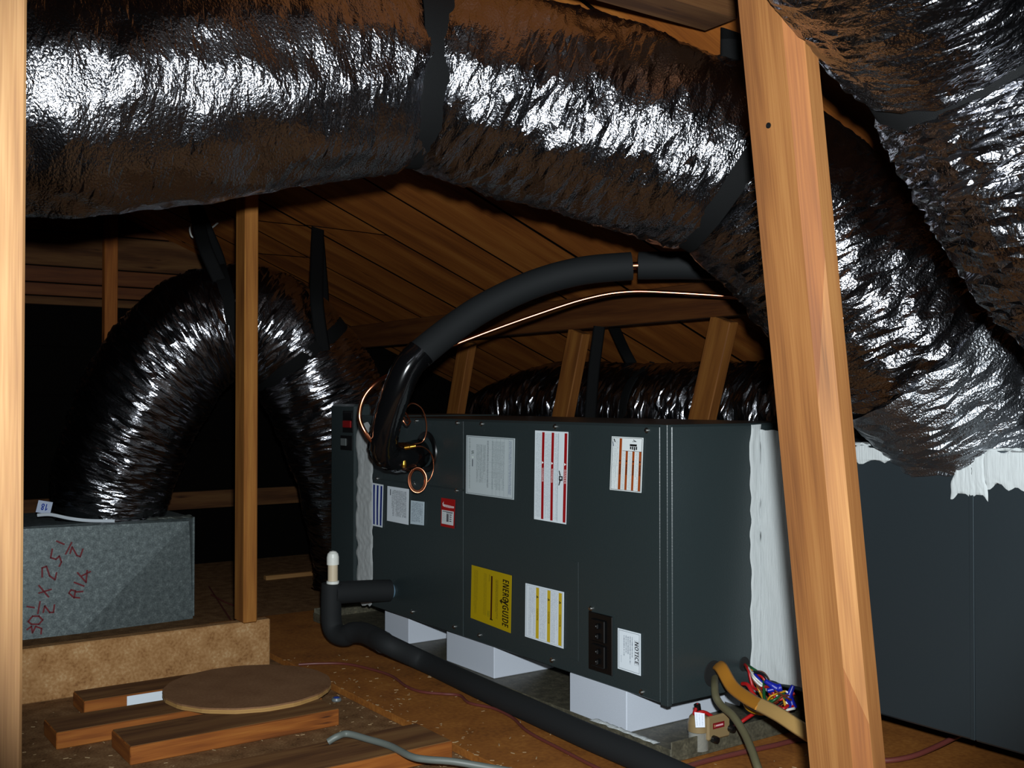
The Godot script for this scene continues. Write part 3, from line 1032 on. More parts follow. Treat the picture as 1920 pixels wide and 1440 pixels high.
	for k in [12, 84, 158]:
		p.rect(12, k, 336, 20, yel)
		p.poly(PackedVector2Array([Vector2(64, k + 17), Vector2(73, k + 3), Vector2(82, k + 17)]), blk)
		p.poly(PackedVector2Array([Vector2(70, k + 15), Vector2(73, k + 9), Vector2(76, k + 15)]), yel)
		p.text("CAUTION", 150, k + 15, 10, Color(0.48, 0.38, 0.05), 76.0)
	for k in [38, 110, 184]: p.small(16, k, 326, 44, Color(0.60, 0.64, 0.70), 5, 50 + k)
	sticker(u, "caution_label", fronts([[987, 1093], [1059, 1110], [1058, 1216], [986, 1193]]), label_mat("label_yellow_bars", p), true, 0.003, "white sticker with yellow bars")
	p = Print.new(270, 180, Color(0.88, 0.91, 0.94))
	p.frame(9, 9, 252, 162, 2, Color(0.26, 0.30, 0.34))
	p.text("NOTICE", 60, 44, 27, Color(0.08, 0.09, 0.11), 142.0, 0.08)
	p.frame(52, 14, 160, 34, 1, Color(0.40, 0.44, 0.48))
	for k in 5:
		p.small(36, 62 + k * 16, [200.0, 180.0, 160.0, 116.0, 136.0][k], 9, Color(0.36, 0.40, 0.46), 9, 60 + k)
	p.small(170, 150, 70, 6, Color(0.56, 0.60, 0.66), 6, 62)
	sticker(u, "notice_label", fronts([[1160, 1177], [1203, 1188], [1203, 1267], [1160, 1253]]), label_mat("label_notice", p), true, 0.003, "white notice sticker")
	# breakers
	var b0 := on_front(1105, 1145) - base
	var b1 := on_front(1150, 1268) - base
	var br := part(u, "breaker_frame", box_mesh(Vector3(b0.x, b1.y, 0.0), Vector3(b1.x, b0.y, 0.004), 0.002), M.black_plastic)
	var hh := (b0.y - b1.y)
	for k in 2:
		var yy := b1.y + hh * (0.09 + 0.43 * k)
		var sw := part(br, "breaker", box_mesh(Vector3(b0.x + 0.016, yy, 0.004), Vector3(b1.x - 0.022, yy + hh * 0.38, 0.0095), 0.002), M.black_plastic)
		for j in 2:
			part(br, "toggle", box_mesh(Vector3(b0.x + 0.040, yy + hh * (0.06 + 0.17 * j), 0.0095), Vector3(b0.x + 0.050, yy + hh * (0.15 + 0.17 * j), 0.017), 0.002), M.black_plastic)
			part(br, "rivet", box_mesh(Vector3(b0.x + 0.0435, yy + hh * (0.10 + 0.17 * j), 0.017), Vector3(b0.x + 0.0465, yy + hh * (0.12 + 0.17 * j), 0.0175), 0.0005), M.grey_plastic)
	# openings for pipes and cables
	var gm := MB.new()
	var gp := on_front(800, 847) - base
	gm.lathe(PackedVector2Array([Vector2(0.046, 0), Vector2(0.062, 0.001), Vector2(0.060, 0.005), Vector2(0.045, 0.006)]), 28, Transform3D(Basis(Vector3.RIGHT, PI / 2), gp))
	part(u, "pipe_grommet", gm.mesh(), M.black_plastic)
	gm = MB.new()
	var ep := on_hx(1337, 1263, 0.0) - base
	gm.lathe(PackedVector2Array([Vector2(0.026, 0.0), Vector2(0.030, 0.001), Vector2(0.029, 0.0035), Vector2(0.025, 0.0035), Vector2(0.024, 0.001), Vector2(0.0, 0.001)]), 24, Transform3D(Basis(Vector3(0, 0, 1), -PI / 2), ep))
	part(u, "cable_grommet", gm.mesh(), M.hole_dark)
	gm = MB.new()
	ep = on_hx(1395, 1245, 0.0) - base
	gm.lathe(PackedVector2Array([Vector2(0.014, 0.0), Vector2(0.017, 0.001), Vector2(0.016, 0.003), Vector2(0.0, 0.002)]), 18, Transform3D(Basis(Vector3(0, 0, 1), -PI / 2), ep))
	part(u, "cable_grommet", gm.mesh(), M.hole_dark)

	# foam blocks under it
	var spec := [
		[Vector3(-0.36, 0.0268, -0.335), Vector3(-0.147, 0.1238, -0.009), "pale grey foam block under the near corner of the air handler"],
		[Vector3(-0.975, 0.0268, -0.32), Vector3(-0.724, 0.1238, -0.03), "pale grey foam block under the middle of the air handler"],
		[Vector3(-1.385, 0.0268, -0.32), Vector3(-1.227, 0.1238, -0.045), "pale grey foam block beneath the pipe end of the air handler"],
		[Vector3(-0.36, 0.0268, -0.505), Vector3(-0.147, 0.1238, -0.385), "pale foam block mostly hidden behind the loose wires"]]
	for s in spec: house_box("foam_block", s[2], "block", s[0], s[1], M.foam_block, 0.002, "foam blocks under the air handler")

	# drain pan
	var pan := thing("drain_pan", "shallow sheet metal drain pan under the foam blocks", "pan", hn(0, 0.0185, 0), TH)
	var x0 := -1.765
	var x1 := 0.045
	var z0 := -0.66
	var z1 := -0.035 + 0.07
	part(pan, "tray", box_mesh(Vector3(x0, 0, z0), Vector3(x1, 0.008, z1), 0.001), M.pan_metal)
	part(pan, "rim", box_mesh(Vector3(x0, 0.008, z1 - 0.003), Vector3(x1, 0.030, z1), 0.001), M.pan_metal)
	part(pan, "rim", box_mesh(Vector3(x0, 0.008, z0), Vector3(x1, 0.045, z0 + 0.003), 0.001), M.pan_metal)
	part(pan, "rim", box_mesh(Vector3(x0, 0.008, z0 + 0.003), Vector3(x0 + 0.003, 0.045, z1 - 0.003), 0.001), M.pan_metal)
	part(pan, "rim", box_mesh(Vector3(x1 - 0.003, 0.008, z0 + 0.003), Vector3(x1, 0.045, z1 - 0.003), 0.001), M.pan_metal)
	var mp := part(pan, "mastic", mastic_patch(-0.22, 0.0, -0.006, 0.010, 5, 0.004, 0.004, 30, 4), M.mastic, "white sealant on the rim")
	mp.transform = Transform3D(Basis(Vector3.RIGHT, -PI / 2), Vector3(0, 0.0305, z1 - 0.002))

func build_plenums():
	# supply end: taller box with the breaker window, sealed to the air handler
	var y0 := 0.124
	var s := thing("supply_box", "dark box with a small red switch window sealed to the pipe end of the cabinet", "plenum", hn(-1.39, y0, 0), TH)
	part(s, "body", box_mesh(Vector3(-0.30, 0.0, -0.5), Vector3(-0.0025, 0.625, -0.008), 0.003), M.unit_paint)
	part(s, "front_panel", box_mesh(Vector3(-0.303, 0.012, -0.06), Vector3(-0.118, 0.662, 0.004), 0.008), M.unit_paint)
	part(s, "bezel", box_mesh(Vector3(-0.205, 0.565, 0.004), Vector3(-0.130, 0.640, 0.006), 0.001), M.black_plastic)
	part(s, "switch", box_mesh(Vector3(-0.195, 0.582, 0.006), Vector3(-0.136, 0.606, 0.012), 0.002), M.red_plastic, "red rocker switch")
	part(s, "cover", box_mesh(Vector3(-0.197, 0.612, 0.006), Vector3(-0.134, 0.634, 0.008), 0.001), M.black_plastic)
	part(s, "bezel", box_mesh(Vector3(-0.222, 0.505, 0.004), Vector3(-0.135, 0.555, 0.006), 0.001), M.black_plastic)
	part(s, "latch", box_mesh(Vector3(-0.215, 0.520, 0.006), Vector3(-0.175, 0.545, 0.009), 0.001), M.grey_plastic)
	var mp := part(s, "mastic", mastic_patch(-0.112, 0.004, 0.0, 0.60, 3, 0.010, 0.004), M.mastic, "white brushed sealant")
	mp.position = Vector3(0, 0.0, -0.002)
	# return plenum
	var r := thing("return_plenum", "large plain grey sheet metal plenum behind the leaning post, sealant along its top", "plenum", hn(0.0, 0.135, -0.30), TH)
	part(r, "panel", box_mesh(Vector3(0.002, 0.0, -0.50), Vector3(0.540, 0.567, 0.0), 0.004), M.plenum_metal)
	part(r, "panel", box_mesh(Vector3(0.5425, 0.0, -0.50), Vector3(1.10, 0.567, 0.001), 0.004), M.plenum_metal)
	part(r, "seam", box_mesh(Vector3(0.536, 0.002, 0.0), Vector3(0.546, 0.565, 0.003), 0.001), M.plenum_metal)
	mp = part(r, "mastic", mastic_patch(0.0005, 0.125, 0.01, 0.595, 7, 0.003, 0.003), M.mastic, "white brushed sealant in the corner")
	mp.position = Vector3(0, 0, 0.0005)
	mp = part(r, "mastic", mastic_patch(0.0, 0.036, 0.0, 0.600, 8, 0.0035, 0.003, 8), M.mastic, "white brushed sealant on the cabinet end")
	mp.transform = Transform3D(Basis(Vector3.UP, PI / 2), Vector3(0.001, 0.005, 0.034))
	for k in [[0.10, 0.36, 0.535, 0.566, 11], [0.50, 0.575, 0.475, 0.566, 12], [0.575, 0.72, 0.500, 0.566, 13], [0.395, 0.43, 0.54, 0.575, 14]]:
		mp = part(r, "mastic", mastic_patch(k[0], k[1], k[2], k[3], k[4], 0.010, 0.003, 24, 16), M.mastic, "white sealant patch at the top edge")
		mp.position = Vector3(0, 0, 0.0015)
	mp = part(r, "mastic", mastic_patch(0.15, 0.75, -0.06, 0.0, 15, 0.02, 0.006, 40, 10), M.mastic, "white sealant on the top")
	mp.transform = Transform3D(Basis(Vector3.RIGHT, -PI / 2), Vector3(0, 0.5675, -0.06))

	# galvanized box at the far left
	var bh := Vector3(-2.14, 0.0, 0.338)
	var g := thing("duct_boot", "galvanized metal box with red handwriting carrying the arched foil duct", "duct box", hn(bh.x, 0.0, bh.z), TH)
	var w := 0.72
	var h := 0.372
	var dep := 0.5
	var b := MB.new()
	b.box(Vector3(-dep, 0.0, 0.0), Vector3(-0.012, h, w), 0.006)
	part(g, "body", b.mesh(), M.galvanized)
	# cross-broken front: two facets meeting along a diagonal crease
	b = MB.new()
	var A := Vector3(-0.004, 0.0, 0.0)
	var B := Vector3(-0.004, h, 0.0)
	var c1 := Vector3(0.022, h - 0.012, 0.024)
	var c2 := Vector3(0.022, 0.0, 0.40)
	var D := Vector3(0.012, h, w)
	var E2 := Vector3(0.012, 0.0, w)
	var fn := func(p, q, t2):
		var nn: Vector3 = (q - p).cross(t2 - p).normalized()
		if nn.x < 0: nn = -nn
		b.tri(p, q, t2, nn)
	fn.call(A, B, c1); fn.call(A, c1, c2)
	fn.call(B, D, c1); fn.call(c1, D, c2); fn.call(c2, D, E2)
	part(g, "front_sheet", b.mesh(), M.galvanized)
	part(g, "flange", box_mesh(Vector3(-0.012, 0.01, -0.004), Vector3(0.003, h, 0.004), 0.0015), M.galvanized)
	var tp := part(g, "mastic", mastic_patch(0.0, 0.16, -0.05, 0.02, 21, 0.02, 0.006, 20, 10), M.grey_cable, "dried grey sealant")
	tp.transform = Transform3D(Basis(Vector3.UP, PI / 2) * Basis(Vector3.RIGHT, -PI / 2), Vector3(-0.02, h + 0.001, 0.17))
	# red marker writing: strokes laid on the front in its own plane
	b = MB.new()
	var strokes := [
		# digits read upwards, in photo pixels
		[[48, 1178], [56, 1172], [58, 1184], [64, 1172], [75, 1176], [74, 1186]],
		[[50, 1163], [58, 1153], [70, 1153], [77, 1160], [70, 1168], [56, 1168], [50, 1163]],
		[[48, 1135], [61, 1137]], [[68, 1148], [72, 1126]],
		[[78, 1146], [81, 1134], [90, 1146], [97, 1146], [99, 1132]],
		[[70, 1110], [93, 1103]], [[70, 1096], [88, 1117]],
		[[76, 1080], [76, 1063], [84, 1060], [90, 1078], [100, 1085], [103, 1072]],
		[[92, 1044], [95, 1028]], [[92, 1044], [102, 1047], [108, 1041], [112, 1052], [108, 1060]], 
		[[103, 1013], [117, 1019]], [[120, 1037], [131, 1016]], [[128, 1036], [132, 1024], [141, 1040], [147, 1042], [152, 1028]],
		[[136, 1119], [126, 1110], [130, 1104], [138, 1106], [136, 1118], [146, 1119]], [[138, 1108], [152, 1107]],
		[[136, 1090], [154, 1097]], [[142, 1072], [158, 1090]], [[158, 1090], [160, 1068]], [[150, 1078], [166, 1070]]]
	for si in strokes.size():
		var st: Array = strokes[si]
		if si == 13:
			part(g, "marker_writing", b.mesh(), M.marker_red, "handwritten dimensions in red marker")
			b = MB.new()
		for k in st.size() - 1:
			var a := on_hx(st[k][0], st[k][1], bh.x + 0.0) - bh
			var c := on_hx(st[k + 1][0], st[k + 1][1], bh.x + 0.0) - bh
			var dd := Vector3(0, c.y - a.y, c.z - a.z)
			var sd := Vector3(1, 0, 0).cross(dd).normalized() * 0.0028
			var ln := dd.normalized() * 0.002
			for q in [a, c]: pass
			a.x = front_x(a.y, a.z, h, w) + 0.001
			c.x = front_x(c.y, c.z, h, w) + 0.001
			b.quad(a - sd - ln, c - sd + ln, c + sd + ln, a + sd - ln, Vector3(1, 0, 0))
	part(g, "marker_writing", b.mesh(), M.marker_red, "handwritten letters in red marker")

func front_x(_y, _z, _h, _w) -> float:
	return 0.024

func build_ducts():
	var back := Vector3(0, 0.35, -1)
	# A: main duct from the left, over the unit and down onto the plenum
	var ctrl := []
	for q in [[-420, 150, 1.66, 0.21], [-100, 165, 1.76, 0.21], [200, 172, 1.87, 0.212], [480, 150, 1.98, 0.206], [770, 140, 2.10, 0.192], [1000, 195, 2.17, 0.205], [1200, 252, 2.20, 0.204], [1370, 318, 2.21, 0.198], [1500, 420, 2.21, 0.203], [1610, 540, 2.20, 0.206], [1725, 650, 2.20, 0.208], [1815, 745, 2.24, 0.205], [1855, 830, 2.32, 0.19]]:
		ctrl.append([P(q[0], q[1], q[2]), q[3]])
	var strap_a := P(775, 140, 2.10)
	var strap_b := P(1375, 325, 2.21)
	var dA := duct_path(ctrl, 0.0075, back, [[strap_a, 0.016, 0.035], [strap_b, 0.014, 0.03]])
	var t := thing("flex_duct", "large foil flex duct crossing overhead in black straps, bending down to the plenum", "duct", dA.c[dA.c.size() - 1])
	part(t, "foil_jacket", foil_mesh(dA, t.position, 70, {"pleat": 0.0026, "cell": 0.0036, "lump": 0.012, "fine": 0.0006, "rough": 0.0005, "wrin": 0.0022, "soft": 0.45, "fs": 26.0, "calm": [dA.s[dA.near(strap_a)] - 0.25, dA.s[dA.near(strap_a)] + 0.1, 0.38], "wild": [dA.s[dA.near(strap_b)], dA.s[dA.near(strap_b)] + 0.2, 1.7]}), M.foil)
	# taped end of the jacket, dull and crumpled, down to the plenum
	var wrap := Duct.new()
	var i0 := dA.near(P(1715, 640, 2.20))
	wrap.c = dA.c.slice(i0); wrap.u = dA.u.slice(i0); wrap.w = dA.w.slice(i0); wrap.s = dA.s.slice(i0)
	for q in dA.r.slice(i0): wrap.r.append(q + 0.007)
	part(t, "tape_wrap", foil_mesh(wrap, t.position, 60, {"pleat": 0.004, "cell": 0.003, "lump": 0.012, "fine": 0.0025, "rough": 0.0022, "soft": 0.35, "fs": 36.0}), M.foil_tape, "dull crumpled foil tape")
	# B: duct from above right
	ctrl = []
	for q in [[1600, -330, 1.20, 0.178], [1655, -220, 1.23, 0.176], [1725, -105, 1.27, 0.172], [1832, 80, 1.35, 0.156], [1908, 235, 1.375, 0.152], [1982, 370, 1.39, 0.152], [2090, 500, 1.43, 0.154], [2205, 635, 1.50, 0.158], [2290, 745, 1.64, 0.16], [2320, 838, 1.9, 0.155]]:
		ctrl.append([P(q[0], q[1], q[2]), q[3]])
	var sB := P(1836, 88, 1.352)
	var dB := duct_path(ctrl, 0.0055, Vector3(0.8, 0, -0.6), [[sB, 0.012, 0.03]])
	t = thing("flex_duct", "foil flex duct hanging down from the roof beside the leaning post", "duct", dB.c[dB.c.size() - 1])
	part(t, "foil_jacket", foil_mesh(dB, t.position, 64, {"pleat": 0.0022, "cell": 0.0028, "lump": 0.006, "fine": 0.0006, "rough": 0.0005, "wrin": 0.0032, "wild": [dB.s[dB.near(sB)], dB.s[dB.near(sB)] + 0.06, 2.4], "soft": 0.45, "fs": 40.0, "off": 7.0}), M.foil)
	# C: arched duct from the galvanized box
	ctrl = []
	for q in [[207, 974, 3.93, 0.195], [212, 915, 3.93, 0.21], [232, 840, 3.93, 0.222], [285, 722, 3.94, 0.23], [362, 632, 3.98, 0.225], [455, 598, 4.03, 0.215], [545, 645, 4.08, 0.215], [610, 745, 4.14, 0.225], [660, 880, 4.22, 0.225], [690, 1040, 4.3, 0.22], [690, 1105, 4.3, 0.22]]:
		ctrl.append([P(q[0], q[1], q[2]), q[3]])
	var sC := P(430, 600, 4.01)
	var sD := P(560, 665, 4.09)
	var dC := duct_path(ctrl, 0.0065, Vector3(0, 0, -1), [[sC, 0.014, 0.03], [sD, 0.012, 0.03]])
	t = thing("flex_duct", "arched foil flex duct rising from the galvanized box and dropping behind the cabinet", "duct", dC.c[0])
	part(t, "foil_jacket", foil_mesh(dC, t.position, 48, {"pleat": 0.0040, "cell": 0.002, "lump": 0.010, "fine": 0.0006, "rough": 0.0005, "soft": 0.45, "fs": 26.0, "off": 15.0, "slant": 0.03}), M.foil_far)
	# D: duct along the back
	ctrl = []
	for q in [[-2.75, 0.52, -1.2], [-2.45, 0.66, -1.2], [-2.0, 0.765, -1.2], [-1.4, 0.755, -1.2], [-0.8, 0.745, -1.2], [-0.2, 0.73, -1.15], [0.3, 0.68, -1.1]]:
		ctrl.append([hn(q[0], q[1], q[2]), 0.19])
	var sE := hn(-1.32, 0.755, -1.2)
	var dD := duct_path(ctrl, 0.0075, Vector3(0, 0, -1), [[sE, 0.01, 0.03]])
	t = thing("flex_duct", "foil flex duct lying behind the cabinet and the slanting struts", "duct", dD.c[dD.c.size() - 1])
	part(t, "foil_jacket", foil_mesh(dD, t.position, 40, {"pleat": 0.0085, "cell": 0.001, "lump": 0.006, "fine": 0.0008, "rough": 0.0005, "soft": 0.55, "fs": 17.0, "off": 31.0, "slant": 0.06}), M.foil_far)
	var pt := MB.new()
	var ptag := hn(-1.82, 0.70, -1.2 + 0.194)
	pt.box(Vector3(-0.055, -0.03, -0.001), Vector3(0.055, 0.03, 0.001), 0.0005)
	var pr := Print.new(160, 90, Color(0.55, 0.60, 0.63))
	pr.small(8, 8, 140, 70, Color(0.30, 0.34, 0.36), 7, 71)
	var tg := part(t, "print_label", pt.mesh(), label_mat("label_duct", pr), "small pale printed sticker")
	tg.transform = Transform3D(hb * Basis(Vector3.RIGHT, 0.25), ptag - t.position)
	# tag on the arched duct
	var tagp := P(83, 951, 3.70)
	pr = Print.new(120, 100, Color(0.72, 0.76, 0.84))
	pr.text("18", 30, 78, 54, Color(0.08, 0.20, 0.58), 56.0)
	pt = MB.new()
	pt.quad(Vector3(-0.025, 0.021, 0), Vector3(0.025, 0.021, 0), Vector3(0.025, -0.021, 0), Vector3(-0.025, -0.021, 0), Vector3(0, 0, 1), Vector2(1, 1), Vector2(0, 1), Vector2(0, 0), Vector2(1, 0))
	pt.box(Vector3(-0.025, -0.021, -0.0012), Vector3(0.025, 0.021, -0.0002), 0.0003)
	var st := MeshInstance3D.new()
	st.name = numbered("size_tag")
	st.mesh = pt.mesh()
	st.material_override = label_mat("label_size", pr)
	add_child(st)
	st.transform = Transform3D(Basis(Vector3(0, 0, 1), -0.15) * Basis(Vector3.RIGHT, -0.2), tagp)
	tag(st, "small white tag with an upside-down blue number at the foot of the arched duct", "tag")
	var zt := MeshInstance3D.new()
	zt.name = numbered("cable_tie")
	zt.mesh = ribbon([P(70, 966, 3.68), P(95, 965, 3.67), P(130, 972, 3.66), P(165, 976, 3.66), P(215, 977, 3.66)], 0.012, 0.002, Vector3.UP, P(95, 965, 3.67))
	zt.material_override = M.paper
	add_child(zt)
	zt.position = P(95, 965, 3.67)
	tag(zt, "pale plastic cable tie round the foot of the arched duct", "cable tie")

	# straps
	var ia := dA.near(strap_a)
	t = thing("hanger_strap", "wide black webbing strap wrapped around the front of the overhead duct", "strap", dA.c[ia] + Vector3(0, dA.r[ia], 0))
	part(t, "band", ring_strap(dA, ia, 0.062, -0.05, 1.0 - 0.05, t.position, 0.007, 0.012), M.webbing)
	var up0 := dA.c[ia] + Vector3(0.02, dA.r[ia] - 0.02, 0.06)
	part(t, "tail", ribbon([up0, up0 + Vector3(-0.02, 0.15, -0.05), up0 + Vector3(-0.04, 0.42, -0.12)], 0.06, 0.003, Vector3.RIGHT, t.position), M.webbing)
	var ib := dA.near(strap_b)
	t = thing("hanger_strap", "black strap cupping the overhead duct right beside the leaning post", "strap", dA.c[ib] + Vector3(0, dA.r[ib], 0))
	part(t, "band", ring_strap(dA, ib, 0.042, 0.0, 1.0, t.position, 0.006, 0.01), M.webbing)
	var top := dA.c[ib] + Vector3(-0.01, dA.r[ib], 0.03)
	var hh := to_h(top)
	part(t, "tail", ribbon([top - Vector3(0, 0.03, 0), top + Vector3(0.0, 0.1, 0), Vector3(top.x, roof_y(hh.z) - 0.02, top.z)], 0.042, 0.003, Vector3.RIGHT, t.position), M.webbing)
	var ib2 := dB.near(sB)
	t = thing("hanger_strap", "black strap under the duct hanging from the roof", "strap", dB.c[ib2] + Vector3(0, dB.r[ib2], 0))
	part(t, "band", ring_strap(dB, ib2, 0.035, 0.0, 1.0, t.position, 0.004), M.webbing)
	# straps of the arched duct
	for q in [[sC, P(362, 372, 4.15), "black strap slung over the arched duct on the side of the galvanized box"], [sD, P(596, 425, 4.24), "black strap slung over the arched duct next to the cabinet"]]:
		var i := dC.near(q[0])
		t = thing("hanger_strap", q[2], "strap", dC.c[i] + Vector3(0, dC.r[i], 0))
		part(t, "band", ring_strap(dC, i, 0.05, 0.0, 1.0, t.position, 0.006), M.webbing)
		var along := (dC.c[i + 1] - dC.c[i - 1]).normalized()
		for sgn in [-1.0, 1.0]:
			var o := (Vector3(0, 1.0, 0) + Vector3(0, 0, sgn * 1.1))
			o = (o - along * o.dot(along)).normalized()
			var foot: Vector3 = dC.c[i] + o * (dC.r[i] + 0.005)
			part(t, "leg", ribbon([foot - Vector3(0, 0.03, -0.004 * sgn), foot.lerp(q[1], 0.3) + Vector3(0, 0, 0.10 * sgn), foot.lerp(q[1], 0.65) + Vector3(0, 0, 0.06 * sgn), q[1]], 0.05, 0.003, along, t.position), M.webbing)
	var ap := P(610, 402, 4.26)
	t = thing("strap_anchor", "short black strap end nailed to a roof plank above the arched duct", "strap", ap)
	part(t, "strip", ribbon([P(608, 380, 4.2), P(610, 400, 4.22), P(611, 428, 4.26)], 0.045, 0.003, Vector3.RIGHT, ap), M.webbing)
	# strap of the duct behind
	var ie := dD.near(sE)
	t = thing("hanger_strap", "black strap round the duct behind the cabinet, hung from the purlin", "strap", dD.c[ie] + Vector3(0, dD.r[ie], 0))
	part(t, "band", ring_strap(dD, ie, 0.045, 0.0, 1.0, t.position, 0.005), M.webbing)
	part(t, "leg", ribbon([P(1106, 790, 3.78), P(1113, 700, 3.80), P(1124, 612, 3.80)], 0.042, 0.003, Vector3.RIGHT, t.position), M.webbing)
	part(t, "leg", ribbon([P(1190, 692, 4.25), P(1170, 655, 4.2), P(1148, 606, 4.0)], 0.042, 0.003, Vector3.RIGHT, t.position), M.webbing)
	for k in [[1228, 665, 1218, 692, "thin dark strap end slanting back over the rear duct, beside the hanging strap"], [1252, 670, 1262, 695, "thin dark strap end slanting forward over the rear duct near the last strut"]]:
		t = thing("loose_strap", k[4], "strap", P(k[0], k[1], 4.5))
		part(t, "strip", ribbon([P(k[0], k[1] - 6, 4.5), P((k[0] + k[2]) / 2.0, (k[1] + k[3]) / 2.0, 4.48), P(k[2], k[3], 4.45)], 0.022, 0.003, Vector3.RIGHT, t.position), M.webbing)

func build_pipes():
	# insulated suction line
	var pts := [P(1440, 515, 3.03), P(1330, 499, 3.07), P(1197, 498, 3.10)]
	var pts2 := [P(1184, 499, 3.10), P(1090, 508, 3.10), P(1000, 533, 3.09), P(910, 575, 3.06), P(840, 622, 3.02), P(778, 672, 2.97)]
	var t := thing("suction_line", "thick black foam-insulated refrigerant pipe curving over the cabinet, wrapped in shiny tape at its end", "pipe", on_plane(790, 850, hb.z, C0))
	part(t, "foam_sleeve", tube_mesh(pts, 0.0405, t.position, 24), M.foam_rubber)
	part(t, "foam_sleeve", tube_mesh(pts2, 0.0415, t.position, 24), M.foam_rubber)
	part(t, "copper_pipe", tube_mesh([P(1230, 498, 3.095), P(1190, 498, 3.10), P(1160, 501, 3.10)], 0.011, t.position, 14), M.copper)
	var tp := [P(790, 660, 2.975), P(764, 690, 2.965), P(744, 735, 2.97), P(727, 785, 2.99), P(718, 828, 3.02), P(724, 850, 3.05), P(750, 858, 3.10), P(780, 852, 3.2), P(800, 847, 3.30)]
	var q := spline(tp, 14)
	var rad := PackedFloat32Array()
	for i in q.size():
		q[i] -= t.position
		rad.append(0.042 + 0.0016 * sin(i * 1.1) * (0.3 if i < 50 else 1.0) + 0.001 * sin(i * 2.7))
	var b := MB.new()
	b.tube(q, rad, 26)
	part(t, "tape_wrap", b.mesh(), M.black_tape)
	# bare liquid line
	t = thing("liquid_line", "thin bare copper tube running under the insulated pipe and looping round the taped elbow", "pipe", P(800, 668, 3.0))
	part(t, "tube", tube_mesh([P(1440, 562, 3.07), P(1395, 558, 3.10), P(1280, 550, 3.135), P(1180, 547, 3.15), P(1100, 560, 3.16), P(1000, 592, 3.17), P(900, 628, 3.175), P(800, 668, 3.165), P(757, 692, 3.09), P(713, 713, 3.0), P(684, 742, 2.98), P(674, 780, 2.98), P(686, 812, 2.98), P(706, 836, 3.0)], 0.0062, t.position, 12), M.copper)
	# capillary tubing and brass fittings
	t = thing("capillary_tubes", "thin copper capillary coils with brass fittings hanging by the taped elbow", "tubing", P(790, 850, 3.1))
	part(t, "loop", tube_mesh([P(752, 780, 3.08), P(770, 757, 3.1), P(790, 765, 3.12), P(799, 790, 3.14), P(799, 812, 3.15), P(792, 828, 3.15), P(777, 833, 3.13), P(768, 836, 3.12)], 0.0022, t.position, 8), M.copper)
	part(t, "coil", tube_mesh([P(753, 762, 3.0), P(758, 785, 3.02), P(768, 788, 3.06), P(756, 768, 3.08), P(750, 775, 3.05), P(762, 797, 3.05), P(770, 790, 3.1)], 0.0022, t.position, 8), M.copper)
	part(t, "loop", tube_mesh([P(772, 838, 3.1), P(793, 838, 3.13), P(809, 852, 3.16), P(813, 876, 3.17), P(808, 895, 3.17), P(800, 905, 3.17)], 0.0022, t.position, 8), M.copper)
	var coil := [P(773, 862, 3.12), P(771, 880, 3.13)]
	for k in 40:
		var a := -PI * 0.5 + k / 10.0 * TAU
		var rr := 12.0 + k * 0.12
		coil.append(P(783 + cos(a) * (rr + 1.0), 900 + sin(a) * (rr + 8.0) * 0.98, 3.17 - k * 0.0012))
	part(t, "coil", tube_mesh(coil, 0.0022, t.position, 8, 4), M.copper)
	var f := MB.new()
	f.lathe(PackedVector2Array([Vector2(0, -0.018), Vector2(0.007, -0.016), Vector2(0.0085, -0.008), Vector2(0.0085, 0.004), Vector2(0.006, 0.006), Vector2(0.006, 0.016), Vector2(0, 0.016)]), 6, Transform3D(Basis(), P(757, 866, 3.06) - t.position))
	part(t, "service_cap", f.mesh(), M.brass, "brass service cap")
	f = MB.new()
	f.lathe(PackedVector2Array([Vector2(0, -0.014), Vector2(0.007, -0.014), Vector2(0.0075, 0.0), Vector2(0.0055, 0.002), Vector2(0.005, 0.018), Vector2(0, 0.018)]), 6, Transform3D(Basis(Vector3(0, 0, 1), -1.4), P(768, 838, 3.04) - t.position))
	part(t, "flare_nut", f.mesh(), M.brass, "brass flare nut")

	# condensate drain
	var o := on_front(735, 1107)
	t = thing("drain_line", "black foam-covered condensate drain with a white capped riser, running along the pan", "pipe", on_floor(640, 1215, 0.019))
	f = MB.new()
	f.lathe(PackedVector2Array([Vector2(0.018, 0), Vector2(0.024, 0.0), Vector2(0.024, 0.022), Vector2(0.019, 0.024)]), 18, Transform3D(hb * Basis(Vector3.RIGHT, PI / 2), hn(o.x, o.y, 0.001) - t.position))
	part(t, "socket", f.mesh(), M.blue_fitting)
	var inner := P(733, 1107, 3.36)
	part(t, "foam_sleeve", tube_mesh([P(730, 1107, 3.36), P(690, 1108, 3.32), P(624, 1112, 3.25)], 0.034, t.position, 20), M.foam_rubber)
	part(t, "foam_sleeve", tube_mesh([P(622, 1094, 3.25), P(621, 1130, 3.25), P(622, 1168, 3.25), P(630, 1186, 3.24), P(646, 1192, 3.22), P(662, 1186, 3.20), P(686, 1188, 3.16), P(720, 1205, 3.06)], 0.031, t.position, 20), M.foam_rubber)
	var run := [P(700, 1194, 3.12), P(730, 1210, 3.04)]
	for v in [[800, 1243], [900, 1290], [1000, 1335], [1100, 1380], [1190, 1418], [1300, 1468], [1420, 1520]]:
		run.append(on_floor(v[0], v[1], 0.048))
	part(t, "foam_sleeve", tube_mesh(run, 0.0285, t.position, 20), M.foam_rubber)
	f = MB.new()
	var rb := P(624, 1098, 3.25) - t.position
	f.lathe(PackedVector2Array([Vector2(0.0, 0.0), Vector2(0.019, 0.0), Vector2(0.019, 0.014), Vector2(0.0155, 0.015)]), 20, Transform3D(Basis(), rb))
	part(t, "collar", f.mesh(), M.pvc)
	f = MB.new()
	f.lathe(PackedVector2Array([Vector2(0.0152, 0.014), Vector2(0.0152, 0.068)]), 20, Transform3D(Basis(), rb))
